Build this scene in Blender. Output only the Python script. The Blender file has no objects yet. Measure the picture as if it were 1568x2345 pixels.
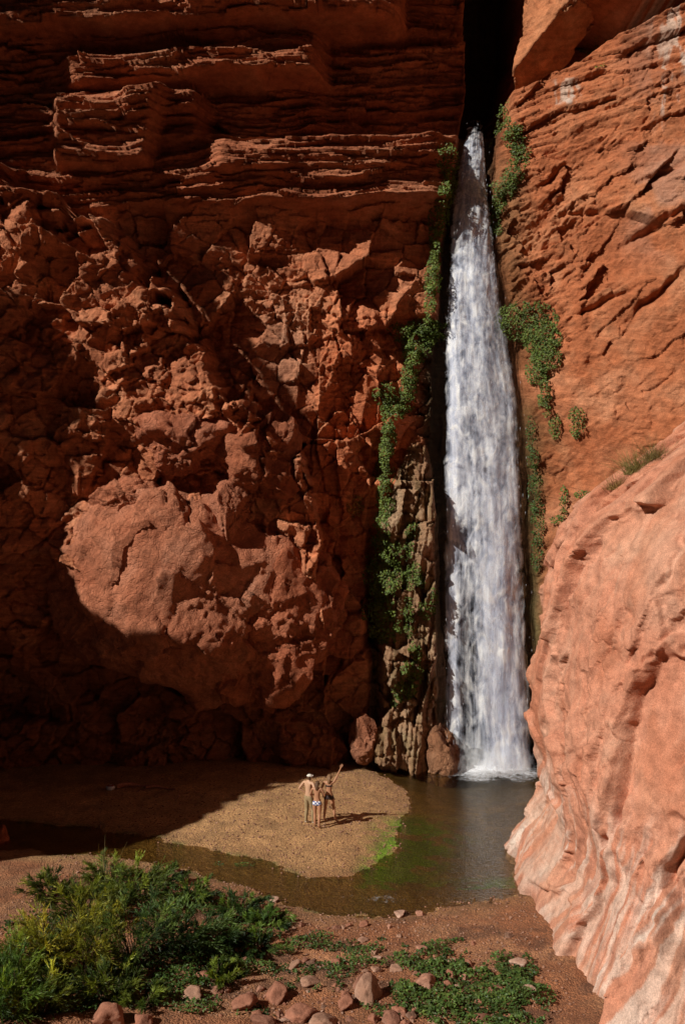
import bpy, math, random
import numpy as np
from mathutils import Vector, Matrix
rng=np.random.default_rng(7); random.seed(7)
F=2280.0; CH=11.0
E=math.radians(36)
L=np.array([.83*math.cos(E),.558*math.cos(E),-math.sin(E)])
scene=bpy.context.scene; coll=scene.collection

# ---------------------------------------------------------------- noise
def h2(ix,iy,s):
    a=(ix*374761393+iy*668265263+s*144269504)&0xffffffff
    a=((a^(a>>13))*1274126177)&0xffffffff
    a=a^(a>>16)
    return (a&0xffffff)/16777215.0
def h3(ix,iy,iz,s):
    return h2(ix+iz*7919,iy+iz*104729,s)
def q(t): return t*t*t*(t*(t*6-15)+10)
def n2(x,y,s=0):
    ix=np.floor(x).astype(np.int64);iy=np.floor(y).astype(np.int64)
    u=q(x-ix);v=q(y-iy)
    a=h2(ix,iy,s);b=h2(ix+1,iy,s);c=h2(ix,iy+1,s);d=h2(ix+1,iy+1,s)
    return (a+(b-a)*u+(c-a)*v+(a-b-c+d)*u*v)*2-1
def f2(x,y,s=0,o=4):
    r=0;a=.5
    for i in range(o):
        r=r+a*n2(x*2**i+i*17.3,y*2**i-i*9.1,s+i);a*=.5
    return r
def n3(x,y,z,s=0):
    ix=np.floor(x).astype(np.int64);iy=np.floor(y).astype(np.int64);iz=np.floor(z).astype(np.int64)
    u=q(x-ix);v=q(y-iy);w=q(z-iz)
    def pl(k):
        a=h3(ix,iy,iz+k,s);b=h3(ix+1,iy,iz+k,s);c=h3(ix,iy+1,iz+k,s);d=h3(ix+1,iy+1,iz+k,s)
        return a+(b-a)*u+(c-a)*v+(a-b-c+d)*u*v
    p=pl(0);r=pl(1)
    return (p+(r-p)*w)*2-1
def f3(x,y,z,s=0,o=4):
    r=0;a=.5
    for i in range(o):
        r=r+a*n3(x*2**i+i*17.3,y*2**i-i*9.1,z*2**i+i*3.7,s+i);a*=.5
    return r
def cell2(x,y,s=0,tilt=1.6):
    ix=np.floor(x).astype(np.int64);iy=np.floor(y).astype(np.int64)
    F1=np.full(x.shape,9.);F2=np.full(x.shape,9.)
    bx=np.zeros_like(ix);by=np.zeros_like(iy);dx_=np.zeros(x.shape);dy_=np.zeros(x.shape)
    for i in (-1,0,1):
        for j in (-1,0,1):
            cx=ix+i;cy=iy+j
            dx=x-(cx+h2(cx,cy,s));dy=y-(cy+h2(cx,cy,s+1))
            d=dx*dx+dy*dy
            m=d<F1
            F2=np.where(m,F1,np.minimum(F2,d))
            F1=np.where(m,d,F1)
            bx=np.where(m,cx,bx);by=np.where(m,cy,by);dx_=np.where(m,dx,dx_);dy_=np.where(m,dy,dy_)
    r=h2(bx,by,s+2)-.5
    g=(h2(bx,by,s+3)-.5)*dx_+(h2(bx,by,s+4)-.5)*dy_
    return r+g*tilt, np.sqrt(F2)-np.sqrt(F1), r
def cell3(p,s=0,tilt=1.6):
    x,y,z=p[:,0],p[:,1],p[:,2]
    ix=np.floor(x).astype(np.int64);iy=np.floor(y).astype(np.int64);iz=np.floor(z).astype(np.int64)
    F1=np.full(x.shape,9.);F2=np.full(x.shape,9.);h=np.zeros(x.shape)
    for i in (-1,0,1):
        for j in (-1,0,1):
            for k in (-1,0,1):
                cx=ix+i;cy=iy+j;cz=iz+k
                dx=x-(cx+h3(cx,cy,cz,s));dy=y-(cy+h3(cx,cy,cz,s+1));dz=z-(cz+h3(cx,cy,cz,s+2))
                d=dx*dx+dy*dy+dz*dz
                m=d<F1
                F2=np.where(m,F1,np.minimum(F2,d));F1=np.where(m,d,F1)
                hh=(h3(cx,cy,cz,s+3)-.5)+tilt*((h3(cx,cy,cz,s+4)-.5)*dx+(h3(cx,cy,cz,s+5)-.5)*dy+(h3(cx,cy,cz,s+6)-.5)*dz)
                h=np.where(m,hh,h)
    return h,np.sqrt(F2)-np.sqrt(F1)
def S(a,b,x):
    t=np.clip((x-a)/(b-a),0,1);return t*t*(3-2*t)
def box(u,v,u0,u1,v0,v1,su=10,sv=5):
    return S(u0-su,u0+su,u)*(1-S(u1-su,u1+su,u))*S(v0-sv,v0+sv,v)*(1-S(v1-sv,v1+sv,v))
def inpoly(px,py,poly):
    r=np.zeros(px.shape,bool);n=len(poly)
    for i in range(n):
        x0,y0=poly[i];x1,y1=poly[(i+1)%n]
        if y0==y1: continue
        c=((y0>py)!=(y1>py))&(px<(x1-x0)*(py-y0)/(y1-y0)+x0)
        r^=c
    return r
def sdpoly(x,y,poly):
    d=np.full(x.shape,1e9);n=len(poly)
    for i in range(n):
        x0,y0=poly[i];x1,y1=poly[(i+1)%n]
        ex,ey=x1-x0,y1-y0
        t=np.clip(((x-x0)*ex+(y-y0)*ey)/(ex*ex+ey*ey),0,1)
        d=np.minimum(d,np.hypot(x-x0-t*ex,y-y0-t*ey))
    return np.where(inpoly(x,y,poly),d,-d)

# ---------------------------------------------------------------- mesh helpers
def add(o,parent=None,label=None,cat=None,kind=None,group=None):
    coll.objects.link(o)
    if parent: o.parent=parent
    if label: o["label"]=label
    if cat: o["category"]=cat
    if kind: o["kind"]=kind
    if group: o["group"]=group
    return o
def raw_mesh(name,V,Fc,mat=None,col=None,smooth=True,uv=None):
    me=bpy.data.meshes.new(name)
    V=np.asarray(V,np.float32);Fc=np.asarray(Fc,np.int32)
    k=Fc.shape[1];nf=len(Fc)
    me.vertices.add(len(V));me.vertices.foreach_set('co',V.ravel())
    me.loops.add(nf*k);me.loops.foreach_set('vertex_index',Fc.ravel())
    me.polygons.add(nf);me.polygons.foreach_set('loop_start',np.arange(0,nf*k,k,dtype=np.int32))
    try: me.polygons.foreach_set('loop_total',np.full(nf,k,np.int32))
    except Exception: pass
    me.polygons.foreach_set('use_smooth',np.full(nf,smooth,bool))
    if col is not None:
        a=me.attributes.new('Col','FLOAT_COLOR','POINT')
        c=np.ones((len(V),4),np.float32);c[:,:3]=col
        a.data.foreach_set('color',c.ravel())
    me.update(calc_edges=True)
    if uv is not None:
        l=me.uv_layers.new(name='UVMap')
        l.data.foreach_set('uv',np.asarray(uv,np.float32)[Fc.ravel()].ravel())
    if mat: me.materials.append(mat)
    return me
def grid_faces(n,m):
    i=np.arange(n-1)[:,None];j=np.arange(m-1)[None,:]
    a=i*m+j
    return np.stack([a,a+m,a+m+1,a+1],-1).reshape(-1,4)
# ---------------------------------------------------------------- materials
class NT:
    def __init__(s,name):
        s.m=bpy.data.materials.new(name);s.m.use_nodes=True;s.t=s.m.node_tree;s.t.nodes.clear()
        s.out=s.n('ShaderNodeOutputMaterial')
    def n(s,ty,**k):
        x=s.t.nodes.new(ty)
        for a,b in k.items(): setattr(x,a,b)
        return x
    def l(s,a,b): s.t.links.new(a,b)
    def noise(s,vec,scale,detail=6,rough=.55,dist=0):
        x=s.n('ShaderNodeTexNoise');x.inputs['Scale'].default_value=scale;x.inputs['Detail'].default_value=detail
        x.inputs['Roughness'].default_value=rough;x.inputs['Distortion'].default_value=dist
        s.l(vec,x.inputs['Vector']);return x.outputs['Fac']
    def ramp(s,fac,stops):
        r=s.n('ShaderNodeValToRGB');e=r.color_ramp.elements
        while len(e)<len(stops): e.new(.5)
        for i,(p,c) in enumerate(stops):
            e[i].position=p
            e[i].color=(c,c,c,1) if not hasattr(c,'__len__') else (*c,1)
        s.l(fac,r.inputs['Fac']);return r.outputs['Color']
    def mix(s,fac,a,b,mode='MIX'):
        x=s.n('ShaderNodeMix',data_type='RGBA',blend_type=mode)
        for v,i in ((fac,0),(a,6),(b,7)):
            if isinstance(v,bpy.types.NodeSocket): s.l(v,x.inputs[i])
            else: x.inputs[i].default_value=v if i==0 else (*v,1)
        return x.outputs[2]
    def math(s,op,a,b=0.,clamp=False):
        x=s.n('ShaderNodeMath',operation=op);x.use_clamp=clamp
        for v,i in ((a,0),(b,1)):
            if isinstance(v,bpy.types.NodeSocket): s.l(v,x.inputs[i])
            else: x.inputs[i].default_value=v
        return x.outputs[0]
    def map(s,vec,sc=(1,1,1),rot=(0,0,0)):
        x=s.n('ShaderNodeMapping');x.inputs['Scale'].default_value=sc;x.inputs['Rotation'].default_value=rot
        s.l(vec,x.inputs['Vector']);return x.outputs[0]
def rock_mat(name,c1,c2,c3,strat=.3,bump=.7,crack=.3,rough=.88,rot=(0,0,0),fine=1.,spec=.2,grain=.3):
    t=NT(name);P=t.n('ShaderNodeTexCoord').outputs['Object']
    Pr=t.map(P,(1,1,1),rot)
    big=t.noise(P,.45,5,.6,.4)
    c=t.ramp(big,[(.3,c1),(.5,c2),(.7,c3)])
    mid=t.noise(P,3.2,5,.62)
    c=t.mix(1.,c,t.ramp(mid,[(.25,.62),(.55,1.),(.8,1.25)]),'MULTIPLY')
    st=t.noise(t.map(Pr,(.25,.25,4.)),1.6,5,.6,.3)
    c=t.mix(strat,c,t.mix(1.,c,t.ramp(st,[(.3,.5),(.5,1.),(.72,1.5)]),'MULTIPLY'))
    sp=t.noise(P,28*fine,3,.7)
    c=t.mix(1.,c,t.ramp(sp,[(.25,1-grain),(.5,1.),(.75,1+grain)]),'MULTIPLY')
    at=t.n('ShaderNodeAttribute',attribute_name='Col')
    c=t.mix(1.,c,at.outputs['Color'],'MULTIPLY')
    b=t.n('ShaderNodeBsdfPrincipled');t.l(c,b.inputs['Base Color']);b.inputs['Roughness'].default_value=rough
    b.inputs['Specular IOR Level'].default_value=spec
    vo=t.n('ShaderNodeTexVoronoi',feature='DISTANCE_TO_EDGE');vo.inputs['Scale'].default_value=1.6
    wp=t.n('ShaderNodeVectorMath',operation='ADD')
    nn=t.n('ShaderNodeTexNoise');nn.inputs['Scale'].default_value=1.5;nn.inputs['Detail'].default_value=4;t.l(P,nn.inputs['Vector'])
    t.l(Pr,wp.inputs[0]);t.l(nn.outputs['Color'],wp.inputs[1]);t.l(wp.outputs[0],vo.inputs['Vector'])
    ck=t.math('MINIMUM',vo.outputs['Distance'],.06)
    ck=t.math('MULTIPLY',ck,crack*10)
    h=t.math('ADD',t.math('MULTIPLY',t.noise(P,5,8,.7),1.6),ck)
    h=t.math('ADD',h,t.math('MULTIPLY',st,strat*1.5))
    h=t.math('ADD',h,t.math('MULTIPLY',sp,.3))
    bp=t.n('ShaderNodeBump');bp.inputs['Strength'].default_value=bump;bp.inputs['Distance'].default_value=.12
    t.l(h,bp.inputs['Height']);t.l(bp.outputs[0],b.inputs['Normal'])
    t.l(b.outputs[0],t.out.inputs[0]);return t.m
def plain_mat(name,c,rough=.6,var=.25,scale=20,bump=.1,spec=.3):
    t=NT(name);P=t.n('ShaderNodeTexCoord').outputs['Object']
    n=t.noise(P,scale,4)
    lo=tuple(x*(1-var) for x in c);hi=tuple(min(1,x*(1+var)) for x in c)
    b=t.n('ShaderNodeBsdfPrincipled');t.l(t.ramp(n,[(.3,lo),(.7,hi)]),b.inputs['Base Color']);b.inputs['Roughness'].default_value=rough
    b.inputs['Specular IOR Level'].default_value=spec
    bp=t.n('ShaderNodeBump');bp.inputs['Strength'].default_value=bump;bp.inputs['Distance'].default_value=.02
    t.l(n,bp.inputs['Height']);t.l(bp.outputs[0],b.inputs['Normal']);t.l(b.outputs[0],t.out.inputs[0]);return t.m
def leaf_mat(name,c,trans=.3,rough=.5):
    t=NT(name)
    at=t.n('ShaderNodeAttribute',attribute_name='Col')
    cc=t.mix(1.,c,at.outputs['Color'],'MULTIPLY')
    b=t.n('ShaderNodeBsdfPrincipled');t.l(cc,b.inputs['Base Color']);b.inputs['Roughness'].default_value=rough
    b.inputs['Specular IOR Level'].default_value=.3
    tr=t.n('ShaderNodeBsdfTranslucent');t.l(t.mix(1.,cc,(1.3,1.35,.5),'MULTIPLY'),tr.inputs[0])
    m=t.n('ShaderNodeMixShader');m.inputs[0].default_value=trans
    t.l(b.outputs[0],m.inputs[1]);t.l(tr.outputs[0],m.inputs[2]);t.l(m.outputs[0],t.out.inputs[0]);return t.m

M_left=rock_mat('red_cliff_rock',(.35,.115,.055),(.51,.185,.09),(.57,.25,.135),strat=.5,bump=.75,crack=.25,grain=.35)
M_right=rock_mat('orange_cliff_rock',(.35,.105,.042),(.43,.143,.062),(.48,.20,.10),strat=.4,bump=.65,crack=.12,rot=(0,math.radians(-16),0),grain=.35)
M_fg=rock_mat('pink_sandstone',(.50,.20,.12),(.56,.245,.155),(.60,.31,.21),strat=.05,bump=.55,crack=.0,fine=1.1,grain=.34)
M_bold=rock_mat('boulder_rock',(.34,.118,.062),(.46,.18,.10),(.52,.235,.145),strat=.1,bump=1.,crack=.45,grain=.4)
M_bank=rock_mat('unseen_wall_rock',(.04,.018,.01),(.06,.027,.016),(.09,.04,.025),strat=.5)  # kept very dark so the added unseen walls bounce little light
M_stone=rock_mat('stream_stone',(.34,.19,.13),(.42,.25,.18),(.52,.36,.28),strat=.1,bump=.4,crack=.05,fine=2)

# ---------------------------------------------------------------- main cliff (height field in X,Z)
XA=np.linspace(-20,17,860);ZA=np.linspace(-1.5,43,1030)
X,Z=np.meshgrid(XA,ZA,indexing='ij')
def Yb(x): return np.interp(x,[-20,-15,-5,0,4.2,6,7.2,14,17],[42.0,42.4,43.2,43.6,44.2,44.6,44.6,38.2,36])
B=Yb(X);K=F/B
u=784+X*K;v=1172-(Z-CH)*K
ku=u+16*f2(u/120,v/120,11,4);kv=v+14*f2(u/150,v/90,15,4)
vs=kv+.035*(u-500)+10*n2(u/260,u*0,19)
p=np.zeros_like(u)
up=1-S(470,515,kv)
slab,e1,_=cell2(ku/210,vs/22,31,1.1)
slab2,e2,_=cell2(ku/100,vs/8.,41,.9)
slab3,_,_=cell2(ku/30,vs/3.6,44,.8)
strata=.66*slab+.28*slab2+.10*slab3
p+=up*(.55+strata)
right_fade=1-S(820,930,ku)
p+=1.4*box(ku,vs,-3000,905,-3000,92,40,4)*(.6+.4*right_fade)
p+=1.0*box(ku,vs,165,735,152,208,26,5)
p+=1.1*box(ku,vs,140,345+.3*(390-vs),236,388,16,6)
p+=.55*box(ku,vs,300,470,236,300,20,5)
p+=.9*box(ku,vs,495,1012,348,420,34,5)+.5*box(ku,vs,560,1012,420,492,30,5)
p-=1.4*box(ku,vs,742,1080,96,338,24,8)
p-=1.6*box(ku,vs,915,1080,-3000,110,16,6)
p-=.9*box(ku,vs,350,742,211,234,20,5)
p-=1.0*box(ku,vs,470,742,234,345,24,10)
# mid, fractured rock
md=S(470,515,kv)
jx_=5*f2(u/14,v/14,46,3);jy_=5*f2(u/14,v/14,47,3)
kw=ku+jx_+.35*kv;kz=kv+jy_-.25*ku
c1,ee1,_=cell2(kw/150,kz/135,51,2.1)
c2,ee2,_=cell2(kw/62,kz/52,55,2.1)
c3,ee3,_=cell2(kw/24,kz/21,59,1.9)
c4,_,_=cell2(kw/9,kz/8,60,1.7)
fl,_,_=cell2(ku/26,kv/120,62,1.5)
flm=box(ku,kv,640,900,680,1290,40,60)
lm=1-S(980,1040,u)
cg=.35+.65*S(-.1,.3,f2(u/110,v/110,61,3))
mid=1.0*c1+.42*c2+cg*(.16*c3+.06*c4)+.5*f2(u/200,v/200,64,4)-.10*np.exp(-(ee2/.05)**2)
p+=md*lm*(mid+flm*(.4*fl-.1))
# diagonal ridge of broken rock
vl=np.interp(ku,[-400,0,120,250,330,400,470,520,640,700,735,790],[330,405,470,530,600,690,780,900,990,1045,1200,2500])
dl=(kv-vl)*.75+34*cell2(u/42,v/42,69,1.5)[0]+30*f2(u/60,v/60,68,3)
ridge=S(-12,34,dl)*(1-S(1400,1520,kv)*.75)
p+=ridge*(2.4+.08*c3+.4*f2(u/80,v/80,67,3))
p-=.5*S(60,260,dl)*ridge
# lower wall below the boulders
p+=.4*box(ku,kv,640,846,1285,1900,18,18)
p-=1.2*box(ku,kv,846,868,1220,1640,9,30)
p+=.3*S(1560,1760,kv)*(1-S(860,900,ku))
# wet pillar beside the falls
pc=np.interp(v,[980,1200,1400,1600,1790],[962,938,934,938,946]);pw=np.interp(v,[980,1080,1200,1400,1600,1700,1790],[8,42,68,80,90,104,122])+5*f2(v/30,u*0,70,3)
pu=u+9*f2(u/30,v/140,71,3)
pil=np.sqrt(np.clip(1-np.abs((pu-pc)/pw)**3,0,1))*S(980,1110,v)
pfl,_,_=cell2(u/30+v/200,v/150,73,1.9)
pfl2,_,_=cell2(u/10+v/100,v/60,74,1.9)
el=np.interp(v,[-900,200,300,350,480,600,740,800,1100,1700,1900],[1072,1072,1052,1046,1020,1008,1006,996,990,1000,1010])+6*f2(v/40,v*0,75,3)
er=np.interp(v,[-900,0,180,240,400,600,700,900,1100,1350,1760],[1250,1216,1160,1154,1128,1132,1150,1186,1206,1210,1232])+8*f2(v/50,v*0+3,77,3)
inrec=S(-6,10,u-el)*(1-S(-18,22,u-er))
vt=np.interp(u,[1000,1160,1330,1400,1568,1750],[215,215,132,78,-8,-90])+7*f2(u/30,u*0+9,79,3)
above=(1-S(-6,8,v-vt))*S(-14,16,u-er)
# right wall relief
ang=math.radians(33)
ru=(u*math.cos(ang)-v*math.sin(ang));rv=(u*math.sin(ang)+v*math.cos(ang))
rw=22*f2(u/90,v/90,81,4)+4*f2(u/14,v/14,82,3)
w1,we1,_=cell2((ru+rw)/170,(rv+rw)/62,83,1.9)
w2,_,_=cell2((ru+rw)/60,(rv-rw)/24,86,1.7)
w3,_,_=cell2((ru+rw)/24,(rv-rw)/9,87,1.6)
w4,_,_=cell2((ru+rw)/10,(rv-rw)/5,89,1.5)
a2=math.radians(21)
bu=(u*math.cos(a2)-v*math.sin(a2));bv=(u*math.sin(a2)+v*math.cos(a2))+8*f2(u/100,v/100,88,3)
b1,_,_=cell2(bu/210,bv/34,91,1.1);b2,_,_=cell2(bu/90,bv/9,93,1.)
toplay=1-S(330,470,v+.4*(u-1160))
smooth_low=S(640,900,v+.35*(u-1160))
sel=S(-.25,.15,f2(u/160,v/160,94,3))
rp=toplay*(.55*b1+.18*b2+.10*w2+.05*w3)+(1-toplay)*(1-.75*smooth_low)*(.62*w1+.26*w2*sel+.11*w3*sel+.05*w4)+.6*f2(u/220,v/220,95,4)+smooth_low*(.2*f2(u/40,v/40,96,5))
for (x0,y0,x1,y1,w_,d_) in ((1430,560,1580,470,8,.6),(1300,735,1470,650,6,.4),(1440,730,1580,610,9,.7),(1450,430,1580,360,6,.5),(1230,440,1300,370,7,.4),(1320,650,1370,590,7,.4),(1270,500,1420,470,5,.3)):
    ex,ey=x1-x0,y1-y0;uu_=u+10*f2(u/35,v/35,98,3);vv_=v+10*f2(u/35,v/35,99,3)
    tt_=np.clip(((uu_-x0)*ex+(vv_-y0)*ey)/(ex*ex+ey*ey),0,1)
    rp=rp-d_*np.exp(-((np.hypot(uu_-x0-tt_*ex,vv_-y0-tt_*ey))/w_)**2)*np.sin(math.pi*np.clip(tt_,.08,.92))
rmask=S(-14,16,u-er)
p=p*(1-inrec)*(1-rmask)+rmask*rp*(1-above)
shade_roof=rmask*(1-S(-8,8,v-np.minimum(vt-75,-30)))  # overhang above the view, added to shade the recess under it
Y=B-p
Y+=inrec*(1.2+.25*f2(u/25,v/90,97,4)-.0)
Y+=inrec*7*(1-S(268,296,v))
Y+=above*(5.0-.6*strata)-shade_roof*above*6.6
pfoot=1+.9*S(1560,1780,v)
Y-=pil*(1.15*pfoot+.5*pfl+.2*pfl2)
col=np.ones(u.shape+(3,))
def lay(c,m,t): return c*(1-m[...,None])+np.array(t)*m[...,None]
var=f2(u/90,v/90,101,4)
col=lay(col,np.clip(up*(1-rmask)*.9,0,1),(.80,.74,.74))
col=lay(col,np.clip(md*(1-rmask)*S(.0,.5,var),0,1)*.7,(1.05,1.15,1.25))
col=lay(col,S(700,760,u)*(1-S(960,1000,u))*S(640,760,v)*(1-S(1250,1350,v))*.6,(1.1,.9,.76))
gm=box(u,v,600,700,740,900,40,60);col=lay(col,gm*.6,(.8,1.15,1.5))
col=lay(col,S(1450,1600,v)*(1-S(840,880,u))*.8,(.5,.48,.48))  # shade at the foot of the left wall painted into the colour
wet=np.clip(inrec+S(930,985,u)*(1-S(1010,1020,u))*S(700,760,v)*(1-S(0,.15,pil)),0,1)
col=lay(col,np.clip(wet,0,1),(.15,.25,.25))
pm_=np.clip(S(0.02,.3,pil),0,1)
col=lay(col,pm_*.95,(.66,1.08,1.28))
col=lay(col,pm_*S(-.05,.2,f2(u/14,v/60,107,4))*.6,(.36,.66,.62))
edge_r=rmask*(1-S(20,110,u-er+45*var))*S(300,420,v)
col=lay(col,edge_r*.8,(.42,.56,.52))
pale=rmask*smooth_low*S(-.1,.35,f2(u/130+4,v/90,105,4))
col=lay(col,pale*.6,(1.15,1.35,1.55))
st=rmask*S(.0,.25,f2(u/16,v/70,106,4))*np.clip(S(1470,1530,u)*(1-S(200,320,v))+box(u,v,1268,1325,185,240,8,10)*2,0,1)
col=lay(col,st*.9,(1.35,3.0,5.6))
pur=rmask*S(1380,1500,u)*(1-S(520,640,v))*S(-.15,.25,var)
col=lay(col,pur*.5,(.8,1.25,2.0))
grn=rmask*(1-S(0,55,u-er))*S(860,1000,v);col=lay(col,grn*.8,(.14,.45,.36))
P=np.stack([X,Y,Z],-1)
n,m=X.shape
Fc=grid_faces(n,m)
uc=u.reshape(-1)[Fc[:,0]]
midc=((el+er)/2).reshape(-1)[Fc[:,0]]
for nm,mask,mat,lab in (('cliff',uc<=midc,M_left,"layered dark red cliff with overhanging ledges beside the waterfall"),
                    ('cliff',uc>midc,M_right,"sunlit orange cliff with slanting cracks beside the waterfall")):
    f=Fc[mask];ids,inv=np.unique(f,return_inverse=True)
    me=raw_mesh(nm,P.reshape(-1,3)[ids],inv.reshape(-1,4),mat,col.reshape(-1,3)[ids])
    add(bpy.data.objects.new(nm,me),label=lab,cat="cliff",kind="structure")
def cliffY(x,z):
    fi=np.clip((x-XA[0])/(XA[1]-XA[0]),0,n-1.001);fj=np.clip((z-ZA[0])/(ZA[1]-ZA[0]),0,m-1.001)
    i=fi.astype(int);j=fj.astype(int);a=fi-i;b=fj-j
    return (Y[i,j]*(1-a)*(1-b)+Y[i+1,j]*a*(1-b)+Y[i,j+1]*(1-a)*b+Y[i+1,j+1]*a*b)
def onwall(px,py):
    yy=np.full(np.shape(px),44.)
    for _ in range(4):
        x=(px-784)/F*yy;z=CH-(py-1172)/F*yy
        yy=.4*yy+.6*cliffY(x,z)
    x=(px-784)/F*yy;z=CH-(py-1172)/F*yy
    return x,cliffY(x,z),z

# ---------------------------------------------------------------- boulders
import bmesh
ICO={}
def ico(sub):
    if sub not in ICO:
        bm=bmesh.new();bmesh.ops.create_icosphere(bm,subdivisions=sub,radius=1)
        V=np.array([x.co[:] for x in bm.verts]);Fx=np.array([[q_.index for q_ in f.verts] for f in bm.faces]);bm.free()
        ICO[sub]=(V,Fx)
    return ICO[sub]
def boulder_mesh(name,rad,mat,seed,sub=6,planes=14,cut=(.72,.98),amp=.06,facet=.12,fs=1.0,tintc=(1,1,1),crk=0.,low=0.):
    V,Fx=ico(sub);r0=np.random.default_rng(seed)
    d=np.full(len(V),1.08)
    wn=V+.13*np.stack([f3(V[:,0]*2,V[:,1]*2,V[:,2]*2,seed+k,3) for k in range(3)],-1)
    wn/=np.linalg.norm(wn,axis=1)[:,None]
    for k in range(planes):
        mdir=r0.normal(size=3);mdir/=np.linalg.norm(mdir)
        dd=wn@mdir;c=r0.uniform(*cut)
        d=np.where(dd>.05,np.minimum(d,c/np.maximum(dd,.05)),d)
    d=d*(1+low*f3(V[:,0]*1.7,V[:,1]*1.7,V[:,2]*1.7,seed+50,3))
    Q=V*d[:,None]*np.array(rad)
    sc=fs
    Qw=Q+.18*sc*np.stack([f3(Q[:,0]/sc*2,Q[:,1]/sc*2,Q[:,2]/sc*2,seed+20+k,4) for k in range(3)],-1)
    h,e=cell3(Qw/sc+seed*3.3,seed,1.8)
    hh,e2=cell3(Qw/(sc*.34)+seed*1.3,seed+9,1.8)
    h3_,_=cell3(Qw/(sc*.13)+seed*2.3,seed+19,1.8)
    nn=f3(Q[:,0]/sc*1.2,Q[:,1]/sc*1.2,Q[:,2]/sc*1.2+seed,seed,6)
    gate=S(-.25,.2,f3(Q[:,0]/sc*.8,Q[:,1]/sc*.8,Q[:,2]/sc*.8,seed+33,2))
    ck=f3(Qw[:,0]/sc*.9,Qw[:,1]/sc*.9,Qw[:,2]/sc*.9,seed+40,4)
    disp=facet*h+facet*.45*hh*gate+facet*.16*h3_*gate+amp*nn*2-crk*np.exp(-(ck/.02)**2)*gate
    Q=Q+V*(disp*sc)[:,None]
    c=np.ones((len(V),3))*np.array(tintc)*(1+.3*nn[:,None])
    return raw_mesh(name,Q,Fx,mat,c)
ELL=[]
def bigb(px,py,dep,rx,ry,rz,seed,label,tc=(1,1,1),rot=(0,0,0),sub=6,mat=None,**k):
    x=(px-784)/F*dep;z=CH-(py-1172)/F*dep
    s=dep/F
    me=boulder_mesh('boulder',(rx*s,ry,rz*s),mat or M_bold,seed,sub=sub,tintc=tc,**k)
    o=add(bpy.data.objects.new('boulder',me),label=label,cat="boulder")
    o.location=(x,dep,z);o.rotation_euler=rot
    ELL.append(((x,dep,z),(rx*s*.95,ry*.95,rz*s*.95)))
    return o
bigb(385,1350,41.5,250,2.5,250,3,"huge rugged reddish boulder jutting from the cliff",(1.08,1.02,1.0),rot=(.1,.15,0),sub=7,facet=.21,fs=1.7,amp=.10,planes=14,cut=(.82,1.02),crk=.07,low=.18)
bigb(600,1440,41.9,165,1.8,200,5,"tall rugged red boulder wedged against the cliff",(.95,.78,.7),rot=(0,.12,0),sub=7,facet=.24,fs=1.3,amp=.11,planes=14,cut=(.78,1.),crk=.05,low=.18)
bigb(430,1020,41.4,130,2.0,90,8,"reddish boulder perched on broken rock ledge",(1,.85,.8),facet=.26,fs=1.1,planes=12,cut=(.65,.95),amp=.10,crk=.05,low=.2)
bigb(585,1060,41.9,100,1.9,115,9,"dark red boulder perched on the cliff ledge",(.85,.72,.65),facet=.26,fs=1.1,planes=12,cut=(.65,.95),amp=.10,crk=.05,low=.2)
bigb(527,1180,40.6,48,1.3,74,12,"upright angular block leaning on a huge boulder",(1,.95,.95),facet=.16,fs=.8,planes=8,cut=(.55,.8),amp=.06)
bigb(310,1140,40.8,100,1.4,56,13,"flat angular rock resting on a huge boulder",(.95,.85,.8),facet=.2,fs=.8,planes=9,cut=(.6,.85),amp=.08,low=.1)
ELL=ELL[:4]
bigb(1014,1742,42.6,34,1.,84,14,"wet rounded boulder at the foot of the waterfall",(.62,.75,.72),facet=.2,fs=.6,amp=.08,planes=10,low=.2)
bigb(832,1690,42.3,34,.9,55,15,"rounded brown boulder at the foot of the cliff",(.7,.7,.68),facet=.14,fs=.6,amp=.05)
bigb(1262,92,44.6,125,2.4,105,21,"sunlit angular block wedged at the top of the falls",(1.1,1.3,1.4),rot=(0,-.5,.1),sub=6,mat=M_right,planes=8,cut=(.45,.72),facet=.18,fs=1.2,amp=.06)
bigb(2,1935,33.4,20,.5,42,22,"smooth orange boulder beside the stream",(1.1,.85,.7),facet=.06,fs=.4,sub=5,amp=.02)
ELL=ELL[:4]

# ---------------------------------------------------------------- foreground rock buttress
th=np.linspace(math.radians(75),math.radians(290),760);zz=np.linspace(-1,15.6,560)
T,ZZ=np.meshgrid(th,zz,indexing='ij')
xl=np.interp(ZZ,[-1,0,.5,1.2,1.7,2.3,3.8,4.6,6.5,7.9,9.0,9.8,10.4,11.1,12,13,14,15,15.6],[4.85,5.05,5.2,5.55,5.85,6.1,6.0,5.85,5.75,5.8,5.95,6.15,6.45,7.0,8.0,9.3,10.8,12.5,13.0])
rx=13-xl;ry=rx*1.12
kx=.5+.5*S(2.,8.,ZZ)
front=np.clip(-np.sin(T),0,1)
cT=np.sign(np.cos(T))*np.abs(np.cos(T))**kx
sT=np.where(np.sin(T)<0,-np.abs(np.sin(T))**kx,np.sin(T))
flare=(1-S(.0,3.4,ZZ))*front*(1.2)
Ls=T*7.5+2.0*np.clip(-sT,0,1)
big0,be0,_=cell2(Ls/3.4+.4*f2(Ls/2,ZZ/2,198,4),ZZ/4.0-.2*Ls+.4*f2(Ls/2,ZZ/2,199,4),200,2.4)
big0=big0*S(0,.14,be0)
wob=.4*f3(np.cos(T)*2.2,np.sin(T)*2.2,ZZ/4.5,201,4)+.5*big0+.35*S(8,11,ZZ)*f2(Ls/1.5,ZZ/1.5,221,4)
RX=rx+wob+flare*.1;RY=ry+wob+flare
gx=13+RX*cT;gy=28.5+RY*sT
ca,sa=math.cos(math.radians(62)),math.sin(math.radians(62))
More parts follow.
